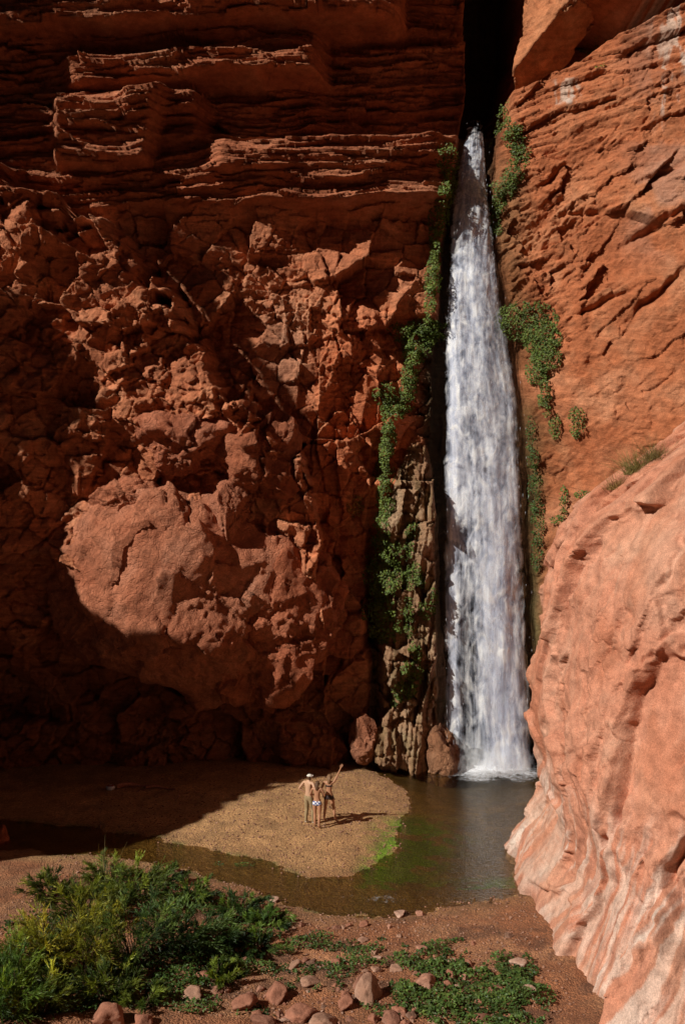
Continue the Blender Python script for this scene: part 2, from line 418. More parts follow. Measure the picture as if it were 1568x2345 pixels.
al=Ls*ca+ZZ*sa;ac=Ls*sa-ZZ*ca
acw=ac+.5*f2(Ls/1.2,ZZ/1.2,202,5)
d1,de1,_=cell2(al/2.2+f2(Ls,ZZ,203,3)*.3,acw/1.0,205,2.0)
d1=d1*S(0,.06,de1)
d2,de2,_=cell2(al/.6,acw/.3,206,1.7)
selr=S(-.2,.2,f2(Ls/2.5,ZZ/2.5,208,3))
dd=.11*f2(Ls/.9,ZZ/.9,207,6)+.30*d1*selr+.08*d2*selr*S(0,.06,de2)
crk=f2(Ls/1.8+3,ZZ/1.8,218,5);dd-=.09*np.exp(-(crk/.008)**2)*S(.1,.35,f2(Ls/3,ZZ/3,219,2)+.1)
groove=f2(acw/.3,al/2.6,209,4)
lowm=1-S(2.4,4.6,ZZ)
dd+=lowm*.13*groove
gx+=dd*np.cos(T);gy+=dd*np.sin(T)
cf=np.ones(T.shape+(3,))
band=f2(acw/.34,al/3.,213,5)
cf=lay(cf,lowm*S(-.12,.12,band)*.9,(1.2,2.0,2.6))
cf=lay(cf,lowm*S(.1,.3,f2(acw/.2+9,al/2.,214,4))*.5,(.75,.75,.8))
cf=lay(cf,(1-lowm)*S(.1,.35,band)*.35,(1.1,1.35,1.45))
cf=lay(cf,(1-S(0,.5,ZZ))*.5,(.75,.8,.85))
cf=lay(cf,S(.0,.4,f2(Ls/2.5,ZZ/1.5,215,4))*.5,(1.05,1.25,1.3))
cf=lay(cf,S(.0,.35,f2(Ls/1.,ZZ/2.5,216,4))*.45*(1-lowm),(.85,.68,.56))
me=raw_mesh('rock_buttress',np.stack([gx,gy,ZZ],-1).reshape(-1,3),grid_faces(*T.shape)[:,::-1],M_fg,cf.reshape(-1,3))
add(bpy.data.objects.new('rock_buttress',me),label="smooth pink sandstone buttress rising from the stream bank",cat="rock")

# ---------------------------------------------------------------- ground
W=[(1.0,47),(1.5,42.2),(2.45,39.9),(2.3,36.5),(1.8,33.6),(1.2,31.5),(.2,29.9),(-1.1,30.0),(-2.66,31.3),(-4,32.3),(-5.5,33.2),(-8.8,34.6),(-12.5,35.6),(-40,40),(-40,36),(-11.5,32.4),(-7.5,31.6),(-6,31.1),(-4.5,30.5),(-3.1,29.5),(-1.8,27.9),(-.4,27.2),(1.4,27.2),(2.6,27.7),(5.1,28.5),(9,29),(9,47)]
def ground_h(x,y):
    wx=x+.45*f2(x/1.3,y/1.3,301,4);wy=y+.45*f2(x/1.3,y/1.3,305,4)
    sd=sdpoly(wx,wy,W)
    deep=.28+.6*S(36,42,y)*S(2,4,x)
    z=np.where(sd>0,-deep*(1-np.exp(-sd/2.4)),.42*(1-np.exp(sd/3.2)))
    near=np.clip((28-y)/8,0,1)
    z=z+(sd<0)*(near*(.16*f2(x/1.2,y/1.2,307,5)+.25*S(-2,-9,x))+.06*f2(x/1.,y/1.,309,3)*np.clip(-sd,0,1))
    z=z+.022*f2(x/.2,y/.2,311,3)
    z=z+np.clip((19-y)/14,0,3)*1.3
    return z,sd
gxs=np.concatenate([np.linspace(-150,-17,28),np.arange(-16.8,9.5,.06),np.linspace(9.7,150,28)])
gys=np.concatenate([np.linspace(-150,18,34),np.arange(18.1,47,.06),np.linspace(47.3,150,16)])
GX,GY=np.meshgrid(gxs,gys,indexing='ij')
GZ,SD=ground_h(GX,GY)
gc=np.zeros(GX.shape+(3,))+np.array([.43,.24,.105])
nearm=S(0,1,np.clip((30.6-GY+np.clip(-(GX+3),0,9)*.15),0,1))*(SD<0)
gc=lay(gc,nearm,(.29,.115,.05))
gc=lay(gc,nearm*S(0,.4,f2(GX/1.2,GY/1.2,321,4))*.6,(.36,.18,.09))
gc=lay(gc,nearm*S(.05,.35,f2(GX/.8+5,GY/.8,325,4))*.7,(.13,.055,.028))
gc=lay(gc,S(-1.6,-.0,SD)*(1-S(-.05,.1,SD))*.6,(.26,.135,.055))
gc=lay(gc,S(-.05,.25,SD),(.33,.20,.07))
gc=lay(gc,S(.3,2.6,SD)*S(-.5,.1,f2(GX/.8,GY/.8,324,4))*.8,(.19,.12,.04))
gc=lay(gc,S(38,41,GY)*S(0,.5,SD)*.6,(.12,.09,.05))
nz=f2(GX/.45,GY/.45,323,5)
alg=np.exp(-((SD-.6)/1.1)**2)*S(.1,1.2,GX)*(1-S(34.4,36.8,GY))*(GY>29.3)*S(-.4,.1,nz)
gc=lay(gc,np.clip(alg*1.8,0,.96),(.15,.27,.012))
alg2=np.exp(-((SD-.05)/.25)**2)*S(-.1,.3,nz)*(GX<1)
gc=lay(gc,alg2*.7,(.09,.11,.02))
t=NT('sand_and_gravel');Pn=t.n('ShaderNodeTexCoord').outputs['Object']
at=t.n('ShaderNodeAttribute',attribute_name='Col').outputs['Color']
c=t.mix(1.,at,t.ramp(t.noise(Pn,1.3,6,.6),[(.3,.68),(.7,1.2)]),'MULTIPLY')
vo=t.n('ShaderNodeTexVoronoi');vo.inputs['Scale'].default_value=24;t.l(Pn,vo.inputs['Vector'])
hs=t.n('ShaderNodeSeparateColor');t.l(vo.outputs['Color'],hs.inputs[0])
c=t.mix(1.,c,t.ramp(hs.outputs[0],[(0,.66),(.6,1.),(1,1.4)]),'MULTIPLY')
c=t.mix(1.,c,t.ramp(t.noise(Pn,60,3,.7),[(.25,.7),(.75,1.3)]),'MULTIPLY')
b=t.n('ShaderNodeBsdfPrincipled');t.l(c,b.inputs['Base Color']);b.inputs['Roughness'].default_value=.85
h=t.math('ADD',t.math('MULTIPLY',vo.outputs['Distance'],-1.),t.noise(Pn,9,6,.7))
bp=t.n('ShaderNodeBump');bp.inputs['Strength'].default_value=.6;bp.inputs['Distance'].default_value=.07
t.l(h,bp.inputs['Height']);t.l(bp.outputs[0],b.inputs['Normal']);t.l(b.outputs[0],t.out.inputs[0]);M_ground=t.m
me=raw_mesh('ground',np.stack([GX,GY,GZ],-1).reshape(-1,3),grid_faces(*GX.shape),M_ground,gc.reshape(-1,3))
add(bpy.data.objects.new('ground',me),label="gravel beach and reddish sandy stream bank",cat="ground",kind="structure")
t=NT('pool_water');Pn=t.n('ShaderNodeTexCoord').outputs['Object']
tr=t.n('ShaderNodeBsdfTransparent');tr.inputs[0].default_value=(.86,.79,.55,1)
gl=t.n('ShaderNodeBsdfGlossy');gl.inputs['Roughness'].default_value=.03;gl.inputs[0].default_value=(.7,.66,.6,1)
fr=t.n('ShaderNodeFresnel');fr.inputs['IOR'].default_value=1.30
h=t.math('ADD',t.noise(t.map(Pn,(1,1.8,1)),5,4,.6,.5),t.math('MULTIPLY',t.noise(Pn,17,3,.6),.4))
bp=t.n('ShaderNodeBump');bp.inputs['Strength'].default_value=.7;bp.inputs['Distance'].default_value=.09
t.l(h,bp.inputs['Height']);t.l(bp.outputs[0],gl.inputs['Normal']);t.l(bp.outputs[0],fr.inputs['Normal'])
m1=t.n('ShaderNodeMixShader');t.l(fr.outputs[0],m1.inputs[0]);t.l(tr.outputs[0],m1.inputs[1]);t.l(gl.outputs[0],m1.inputs[2])
t.l(m1.outputs[0],t.out.inputs[0]);M_water=t.m
wx=np.linspace(-40,9.5,60);wy=np.linspace(26,47,40);WX,WY=np.meshgrid(wx,wy,indexing='ij')
me=raw_mesh('water',np.stack([WX,WY,WX*0],-1).reshape(-1,3),grid_faces(*WX.shape),M_water)
add(bpy.data.objects.new('water',me),label="shallow brown plunge pool and stream with ripples",cat="water",kind="structure")
def gz1(x,y): return float(ground_h(np.array([x]),np.array([y]))[0][0])
def G(px,py,z=.3):
    yy=F*(CH-z)/(py-1172);return (px-784)/F*yy,yy
def Gs(px,py):
    x,y=G(px,py,.25);z=gz1(x,y);x,y=G(px,py,max(z,0));return x,y,max(gz1(x,y),-.05)

# ---------------------------------------------------------------- unseen wall on the sunward left, cut out to cast the shadows
PA=[(-9000,-6000),(345,-6000),(335,0),(325,60),(285,115),(190,170),(160,230),(145,330),(190,385),(250,405),(235,465),(120,440),(0,395),(-100,380),(-9000,380)]  # areas to be shaded; the wall outline is cut to match them
PA2=[(240,390),(330,400),(430,440),(520,520),(560,600),(560,700),(600,800),(670,880),(720,950),(760,1060),(800,1140),(770,1270),(715,1270),(690,1150),(640,1010),(560,960),(520,860),(450,760),(400,680),(330,590),(280,520)]
PB=[(-9000,640),(-100,640),(0,650),(90,690),(180,775),(235,880),(255,980),(235,1090),(165,1190),(168,1290),(225,1400),(330,1465),(430,1495),(520,1545),(610,1600),(690,1600),(720,1480),(700,1380),(735,1290),(790,1290),(838,1340),(850,1500),(858,1700),(866,1768),(850,1775),(735,1800),(620,1842),(400,1925),(300,1950),(0,1985),(-400,2000),(-9000,2300)]
XO=-27.
oy=np.arange(-2,46,.16);oz=np.arange(-1,62,.16)
OY,OZ=np.meshgrid(oy,oz,indexing='ij')
hit=np.zeros(OY.shape,bool);hx=np.full(OY.shape,1e3);hy=hx.copy();hz=hx.copy()
for tt in np.arange(0,96,.4):
    x=XO+L[0]*tt;yy=OY+L[1]*tt;zv=OZ+L[2]*tt
    ins=(yy>=cliffY(np.full(yy.shape,x),zv))|(zv<=0.05)
    for (c0,r0) in ELL:
        ins|=((x-c0[0])/r0[0])**2+((yy-c0[1])/r0[1])**2+((zv-c0[2])/r0[2])**2<1
    nw=ins&~hit
    hx[nw]=x;hy[nw]=yy[nw];hz[nw]=zv[nw];hit|=ins
    if hit.all(): break
ppx=784+hx/np.maximum(hy,1)*F;ppy=1172-(hz-CH)/np.maximum(hy,1)*F
jx=18*f2(OY/1.2,OZ/1.2,401,4);jy=18*f2(OY/1.2,OZ/1.2,405,4)
dark=hit&(inpoly(ppx+jx,ppy+jy,PA)|inpoly(ppx+jx,ppy+jy,PB)|inpoly(ppx+jx,ppy+jy,PA2))
dark|=(OY>43)|((OZ<1)&(OY>18))
nO,mO=OY.shape
front=np.stack([XO+0*OY,OY,OZ],-1)
back=front-L*(3+2*f2(OY/4,OZ/4,413,4)[...,None])
fo=grid_faces(nO,mO);dk=dark.reshape(-1)[fo].all(1)
f1=fo[dk];V=np.concatenate([front.reshape(-1,3),back.reshape(-1,3)])
nv=nO*mO
es=np.concatenate([f1[:,[0,1]],f1[:,[1,2]],f1[:,[2,3]],f1[:,[3,0]]])
key=np.sort(es,1);kk=key[:,0].astype(np.int64)*10**7+key[:,1]
un,ix,ct=np.unique(kk,return_index=True,return_counts=True)
be=es[ix[ct==1]]
sk=np.stack([be[:,1],be[:,0],be[:,0]+nv,be[:,1]+nv],-1)
allf=np.concatenate([f1,f1[:,::-1]+nv,sk])
ids,inv=np.unique(allf,return_inverse=True)
me=raw_mesh('shadow_caster_wall',V[ids],inv.reshape(-1,4),M_bank,np.ones((len(ids),3)),smooth=False)
add(bpy.data.objects.new('shadow_caster_wall',me),label="unseen rock wall cut out to cast shadows on cliff and beach",cat="cliff",kind="structure")
pl=np.array([(-75,-34),(-30,-30),(10,-31),(19,-24),(23,-5),(22,15),(24,30),(17.5,36.5)],float)  # tall wall added behind and to the right to keep sky light out
sl_=np.concatenate([[0],np.cumsum(np.hypot(*np.diff(pl,axis=0).T))])
ss=np.arange(0,sl_[-1],.5);zc=np.arange(-2,48,.5)
SS,ZC=np.meshgrid(ss,zc,indexing='ij')
cx_=np.interp(SS,sl_,pl[:,0]);cy_=np.interp(SS,sl_,pl[:,1])
dsp=1.6*f2(SS/9,ZC/9,420,5)+.8*cell2(SS/6,ZC/2,422)[0]
cenx,ceny=-5.,10.
dl2=np.hypot(cx_-cenx,cy_-ceny)
me=raw_mesh('sky_blocker_wall',np.stack([cx_+dsp*(cx_-cenx)/dl2,cy_+dsp*(cy_-ceny)/dl2,ZC],-1).reshape(-1,3),grid_faces(*SS.shape),M_bank,np.ones((SS.size,3)))
add(bpy.data.objects.new('sky_blocker_wall',me),label="high dark wall added out of view to block sky light",cat="cliff",kind="structure")

# ---------------------------------------------------------------- waterfall
t=NT('falling_water');UV=t.n('ShaderNodeTexCoord').outputs['UV']
str1=t.noise(t.map(UV,(6,1.1,1)),3.,4,.52,.3)
str2=t.noise(t.map(UV,(26,.9,1)),3.,3,.6,.1)
clump=t.noise(t.map(UV,(2.4,2.3,1)),3.2,4,.55,1.0)
at=t.n('ShaderNodeAttribute',attribute_name='Col')
dens=t.n('ShaderNodeSeparateColor');t.l(at.outputs['Color'],dens.inputs[0])
a=t.math('ADD',t.math('MULTIPLY',str1,1.),t.math('MULTIPLY',str2,.25))
a=t.math('ADD',a,t.math('MULTIPLY',clump,1.3))
a=t.math('ADD',a,dens.outputs[0])
a=t.math('SUBTRACT',a,.98)
a=t.math('MULTIPLY',a,1.3,True)
wcol=t.ramp(t.math('ADD',t.math('MULTIPLY',clump,.6),t.math('MULTIPLY',str1,.4)),[(.36,(.36,.41,.54)),(.49,(.68,.73,.87)),(.6,(.95,.97,1.))])
d=t.n('ShaderNodeBsdfDiffuse');t.l(wcol,d.inputs[0])
tl=t.n('ShaderNodeBsdfTranslucent');t.l(wcol,tl.inputs[0])
ms=t.n('ShaderNodeMixShader');ms.inputs[0].default_value=.25;t.l(d.outputs[0],ms.inputs[1]);t.l(tl.outputs[0],ms.inputs[2])
bp=t.n('ShaderNodeBump');bp.inputs['Strength'].default_value=.3;bp.inputs['Distance'].default_value=.2
t.l(t.math('ADD',t.math('MULTIPLY',clump,1.),t.math('MULTIPLY',str1,.6)),bp.inputs['Height']);t.l(bp.outputs[0],d.inputs['Normal'])
tp=t.n('ShaderNodeBsdfTransparent')
mm=t.n('ShaderNodeMixShader');t.l(a,mm.inputs[0]);t.l(tp.outputs[0],mm.inputs[1]);t.l(ms.outputs[0],mm.inputs[2])
t.l(mm.outputs[0],t.out.inputs[0]);M_fall=t.m
ztop=28.7
def fallY(z):
    s=np.clip((ztop-z)/ztop,0,1);return 45.0-2.3*np.sqrt(s)
VV=[];FF=[];UU=[];CC=[];off=0
pyk=[255,300,330,400,520,700,900,1100,1400,1740,1790]
lk=[1066,1062,1056,1043,1028,1018,1014,1012,1009,1010,1010];rk=[1110,1114,1117,1122,1137,1162,1202,1214,1222,1242,1248]
for Lk,(dy,dd,seed) in enumerate([(-.32,-.22,1),(0,.0,3),(.35,.25,4)]):
    tv=np.linspace(0,1,420);uu=np.linspace(0,1,60)
    TV,U2=np.meshgrid(tv,uu,indexing='ij')
    z=ztop*(1-TV)-.05;yy=fallY(z);py=1172-(z-CH)/yy*F
    l=np.interp(py,pyk,lk);r=np.interp(py,pyk,rk)
    wob=8*f2(TV*14,U2*0+seed,500+seed,3)*(1 if Lk<1 else .4)*S(0,.15,TV)
    px=l+(r-l)*(U2)+wob
    x=(px-784)/F*yy
    yv=yy+dy*S(0,.15,TV)+.25*f2(U2*5+seed,np.sqrt(TV)*9,510+seed,4)*S(0,.06,TV)+.5*(2*U2-1)**2
    edge=np.minimum(U2,1-U2)
    den=dd-.95*(1-S(0,.17+.08*(Lk<1),edge))+.16*S(.05,.15,TV)*(1-S(.3,.5,TV))-.55*(1-S(0,.06,TV))
    den=den+.28*np.exp(-((U2-.66)/.2)**2)*S(.4,.8,TV)-.36*np.exp(-((U2-.28)/.15)**2)*S(.6,.85,TV)+.42*np.exp(-((U2-.12)/.07)**2)*S(.2,.5,TV)+.25*S(.95,1,TV)
    VV.append(np.stack([x,yv,z],-1).reshape(-1,3));FF.append(grid_faces(*TV.shape)+off);off+=TV.size
    UU.append(np.stack([U2*(.4+.6*S(0,.4,TV))*1.0+seed*3.1,np.sqrt(TV+.003)*7+seed*1.7],-1).reshape(-1,2))
    CC.append(np.repeat(den.reshape(-1,1),3,1))
me=raw_mesh('waterfall',np.concatenate(VV),np.concatenate(FF),M_fall,np.concatenate(CC),uv=np.concatenate(UU))
wf=add(bpy.data.objects.new('waterfall',me),label="tall narrow white waterfall plunging from a dark slot",cat="waterfall")
M_drop=plain_mat('white_spray',(.7,.73,.8),.4,.1)
ns=500
tz=rng.random(ns)**.8;z=ztop*(1-tz);yy=fallY(z);py=1172-(z-CH)/yy*F
l=np.interp(py,pyk,lk);r=np.interp(py,pyk,rk)
uq=np.clip(rng.normal(.5,.26,size=ns),.05,.95)
x=((l+(r-l)*uq)-784)/F*yy;yv=yy-.38+rng.normal(size=ns)*.12
ln=.05+.35*rng.random(ns)*np.sqrt(tz);wd=.003+.005*rng.random(ns)
a0=np.stack([x-wd,yv,z],-1);a1=np.stack([x+wd,yv,z],-1);a2_=np.stack([x,yv-wd,z],-1);tp_=np.stack([x+.02*rng.normal(size=ns),yv,z-ln],-1);tq=np.stack([x,yv,z+ln*.4],-1)
VD=np.stack([a0,a1,a2_,tp_,tq],1).reshape(-1,3);bb=np.arange(ns)[:,None]*5
FD=np.concatenate([bb+np.array([[0,1,3]]),bb+np.array([[1,2,3]]),bb+np.array([[2,0,3]]),bb+np.array([[1,0,4]]),bb+np.array([[2,1,4]]),bb+np.array([[0,2,4]])])
VD[:,2]=np.maximum(VD[:,2],.02)
add(bpy.data.objects.new('falling_drops',raw_mesh('falling_drops',VD,FD,M_drop)),parent=wf,kind="stuff")
t=NT('foam');Pn=t.n('ShaderNodeTexCoord').outputs['Object']
at=t.n('ShaderNodeAttribute',attribute_name='Col');dn=t.n('ShaderNodeSeparateColor');t.l(at.outputs['Color'],dn.inputs[0])
a=t.math('MULTIPLY',t.math('ADD',t.math('SUBTRACT',t.noise(t.map(Pn,(1,.7,1)),6,6,.75,.5),.95),dn.outputs[0]),1.8,True)
d=t.n('ShaderNodeBsdfDiffuse');d.inputs[0].default_value=(.75,.8,.88,1);tp=t.n('ShaderNodeBsdfTransparent')
mm=t.n('ShaderNodeMixShader');t.l(a,mm.inputs[0]);t.l(tp.outputs[0],mm.inputs[1]);t.l(d.outputs[0],mm.inputs[2]);t.l(mm.outputs[0],t.out.inputs[0]);M_foam=t.m
fx=np.linspace(2.5,9,160);fy=np.linspace(36,44.8,220);FX,FY=np.meshgrid(fx,fy,indexing='ij')
dist=np.hypot((FX-6.4)/2.4,(FY-42.6)/1.9)
hh=np.clip(1.15-dist,0,1)**2*(.12+.15*f2(FX/.25,FY/.25,601,4))+.012
fd=1.15-.68*dist+.3*f2(FX/.8,FY/.8,603,3)
me=raw_mesh('foam',np.stack([FX,FY,np.maximum(hh,.01)],-1).reshape(-1,3),grid_faces(*FX.shape),M_foam,np.repeat(fd.reshape(-1,1),3,1))
add(bpy.data.objects.new('foam',me),parent=wf)
fx=np.linspace(-7,2,260);fy=np.linspace(27.2,32.6,160);FX,FY=np.meshgrid(fx,fy,indexing='ij')
_,sdr=ground_h(FX,FY)
fd=.13+.3*S(.1,.6,sdr)*f2(FX/1.5,FY/1.5,605,2)-1.2*(1-S(.05,.3,sdr))
fd=fd+.34*np.exp(-((FX+3.2)/.8)**2-((FY-31.0)/.5)**2)+.2*np.exp(-((FX-1.)/1.)**2-((FY-28.3)/.4)**2)
me=raw_mesh('riffle_foam',np.stack([FX,FY,FX*0+.006],-1).reshape(-1,3),grid_faces(*FX.shape),M_foam,np.repeat(fd.reshape(-1,1),3,1))
add(bpy.data.objects.new('riffle_foam',me),label="white riffles on the shallow stream surface",cat="water",kind="structure")
VV=[];FF=[];CC=[];off=0
for k in range(3):
    aa=np.linspace(0,1,50);bb_=np.linspace(0,1,30);A_,B_=np.meshgrid(aa,bb_,indexing='ij')
    x=4.3+A_*4.1;yv=42.2-.35*k+.3*np.sin(A_*7+k)+.3*B_;z=B_*(1.9-.4*k)*(1+.2*f2(A_*4,B_*0+k,610,2))
    den=.5*np.sin(math.pi*A_)**.5*(1-B_)**1.1*S(0,.1,1-B_)+.1
    den=den-.9*(1-S(0,.2,np.minimum(A_,1-A_)))-.6*S(.6,1.,B_)
    VV.append(np.stack([x,yv,z],-1).reshape(-1,3));FF.append(grid_faces(50,30)+off);off+=1500;CC.append(np.repeat(den.reshape(-1,1),3,1))
t=NT('spray_mist');Pn=t.n('ShaderNodeTexCoord').outputs['Object']
at=t.n('ShaderNodeAttribute',attribute_name='Col');dn=t.n('ShaderNodeSeparateColor');t.l(at.outputs['Color'],dn.inputs[0])
a=t.math('MULTIPLY',t.math('ADD',t.math('SUBTRACT',t.noise(t.map(Pn,(1,1,.6)),2.5,4,.55,.3),.62),dn.outputs[0]),.6,True)
d=t.n('ShaderNodeBsdfDiffuse');d.inputs[0].default_value=(.8,.83,.88,1);tp=t.n('ShaderNodeBsdfTransparent')
mm=t.n('ShaderNodeMixShader');t.l(a,mm.inputs[0]);t.l(tp.outputs[0],mm.inputs[1]);t.l(d.outputs[0],mm.inputs[2]);t.l(mm.outputs[0],t.out.inputs[0])
add(bpy.data.objects.new('spray',raw_mesh('spray',np.concatenate(VV),np.concatenate(FF),t.m,np.concatenate(CC))),parent=wf)

# ---------------------------------------------------------------- vegetation
M_ivy=leaf_mat('ivy_leaf',(.080,.135,.032),.25)
M_fern=leaf_mat('tamarisk_leaf',(.085,.14,.05),.3)
M_cress=leaf_mat('cress_leaf',(.065,.13,.03),.3)
M_dry=leaf_mat('dry_grass',(.30,.22,.09),.2,.8)
M_stem=plain_mat('woody_stem',(.12,.075,.045),.8)
def leafquads(C,Nn,size,rng,asp=.75,col=None):
    k=len(C)
    Nn=Nn/np.linalg.norm(Nn,axis=1)[:,None]
    r=rng.normal(size=(k,3));T=np.cross(Nn,r);T/=np.linalg.norm(T,axis=1)[:,None]+1e-9
    Bv=np.cross(Nn,T);s=size*(.6+.8*rng.random(k))[:,None]
    V=np.stack([C-T*s*.5,C-T*s*.05+Bv*s*.5*asp+Nn*s*.12,C+T*s*.55,C-T*s*.05-Bv*s*.5*asp+Nn*s*.12],1).reshape(-1,3)
    Fq=np.arange(k)[:,None]*4+np.array([[0,1,2,3]])
    return V,Fq
def vine(patches,label,size=.085,dens=230,name='hanging_vine',cat='vine',mat=None,bulge=.4,tint=(1,1,1),grow=1.35):
    Cs=[];Cl=[]
    for (px,py,rx,ry) in patches:
        rx*=grow;ry*=grow**.6
        area=math.pi*rx*ry/51.**2
        k=int(area*dens*2.4)+12
        a=rng.random(k)*2*math.pi;rr=np.sqrt(rng.random(k))
        qx=px+rx*rr*np.cos(a)*1.1;qy=py+ry*rr*np.sin(a)*1.1
        nz=f2(qx/14,qy/14,701,3);keep=(nz+.75*(1-rr)>-.04)
        qx=qx[keep];qy=qy[keep];rr=rr[keep];nz=nz[keep]
        x,y_,z=onwall(qx,qy)
        y0=np.minimum(y_,np.percentile(y_,45)+.1)
        lump=(1-rr**2)*bulge+.15*f2(qx/9,qy/9,705,2)
        y=y0-.06-np.clip(lump,0,1)*rng.random(len(qx))**.5
        Cs.append(np.stack([x*y/np.maximum(y_,1),y,CH+(z-CH)*y/np.maximum(y_,1)],-1))
        g=(.5+1.*rng.random(len(qx)))*(1+.5*nz)
        yel=rng.random(len(qx))*.5
        Cl.append(np.stack([g*(1+yel),g*(1+.3*yel),g*(1-.3*yel)],-1))
    C=np.concatenate(Cs);Cc=np.concatenate(Cl)*np.array(tint)
    N=np.array([-.5,-.8,.5])+rng.normal(size=C.shape)*.45
    V,Fq=leafquads(C,N,size,rng)
    me=raw_mesh(name,V,Fq,mat or M_ivy,np.repeat(Cc,4,0),smooth=False)
    return add(bpy.data.objects.new(name,me),label=label,cat=cat)
vine([(1022,365,20,30),(1034,400,13,28),(1024,430,14,28),(1016,465,14,30),(1004,505,18,28),(1000,540,13,28),(998,575,12,30),(992,610,10,30),(990,645,15,24),(985,690,10,34)],"green ivy trailing down the cliff edge beside the falls",bulge=.7,tint=(1.2,1.2,1.2))
vine([(1150,280,12,30),(1165,300,16,20),(1182,318,20,26),(1192,350,16,26),(1180,390,16,24),(1165,415,14,20),(1150,435,22,20),(1140,465,14,26),(1136,510,11,24)],"green ivy hanging around an orange rock edge")
vine([(935,760,36,20),(975,752,44,18),(1000,758,18,20),(960,785,28,28),(945,822,18,28),(938,858,15,26),(930,895,18,26),(922,925,20,22)],"thick green creeper spilling over a cliff ledge",bulge=.6,tint=(1.15,1.15,1.15))
vine([(885,905,22,26),(900,940,20,24),(892,975,14,30),(888,1010,14,30),(884,1045,13,30),(880,1080,18,24),(880,1115,12,24)],"narrow strand of ivy hanging in a cliff crevice",bulge=.6,tint=(1.15,1.15,1.15))
vine([(1205,735,50,38),(1240,775,32,32),(1250,815,24,36),(1228,850,18,28),(1245,895,12,36),(1250,930,8,20)],"bushy dark green creeper on the orange cliff",bulge=.6)
vine([(883,1150,15,28),(872,1200,12,26),(874,1240,18,24),(882,1275,30,34),(880,1320,34,34),(872,1352,24,20)],"dense ivy clump clinging to dark rock",bulge=.7,tint=(1.2,1.2,1.2))
vine([(872,1402,32,26),(883,1440,28,28),(866,1380,16,18)],"rounded ivy clump clinging to dark rock",bulge=.7,tint=(1.2,1.2,1.2))
vine([(940,1215,12,18),(936,1260,8,26),(942,1320,18,28),(962,1335,8,18),(975,1395,16,18),(992,1370,8,22),(936,1400,9,34),(932,1440,10,18)],"scattered ivy patches on the wet rock pillar",dens=190,bulge=.25)
vine([(950,1495,11,24),(942,1540,18,28),(925,1580,20,18),(905,1605,10,10)],"ivy strand creeping down the wet rock pillar",bulge=.3)
vine([(1270,975,10,24),(1320,965,14,30)],"small green ivy tufts on the orange cliff",dens=150)
vine([(1290,1150,8,30),(1335,1133,14,8),(1298,1220,7,14),(1275,1190,12,8)],"small green ivy tufts on the orange cliff",dens=150)
vine([(1355,108,20,12),(1368,140,14,12)],"small green plants rooted on the cliff rim",dens=180,tint=(1.5,1.2,1))
vine([(1422,103,8,14),(1395,120,8,8)],"small green plants rooted on the cliff rim",dens=180,tint=(1.5,1.2,1))
vine([(1215,1000,9,40),(1220,1060,10,40),(1224,1120,12,44),(1230,1190,12,44),(1228,1260,10,40)],"dark moss strip beside the falling water",dens=150,tint=(.5,.7,.65),size=.07)
vine([(815,1160,14,20)],"small dry grass tuft growing on red rock",name='grass_tuft',cat='grass',mat=M_dry,size=.12,dens=150)

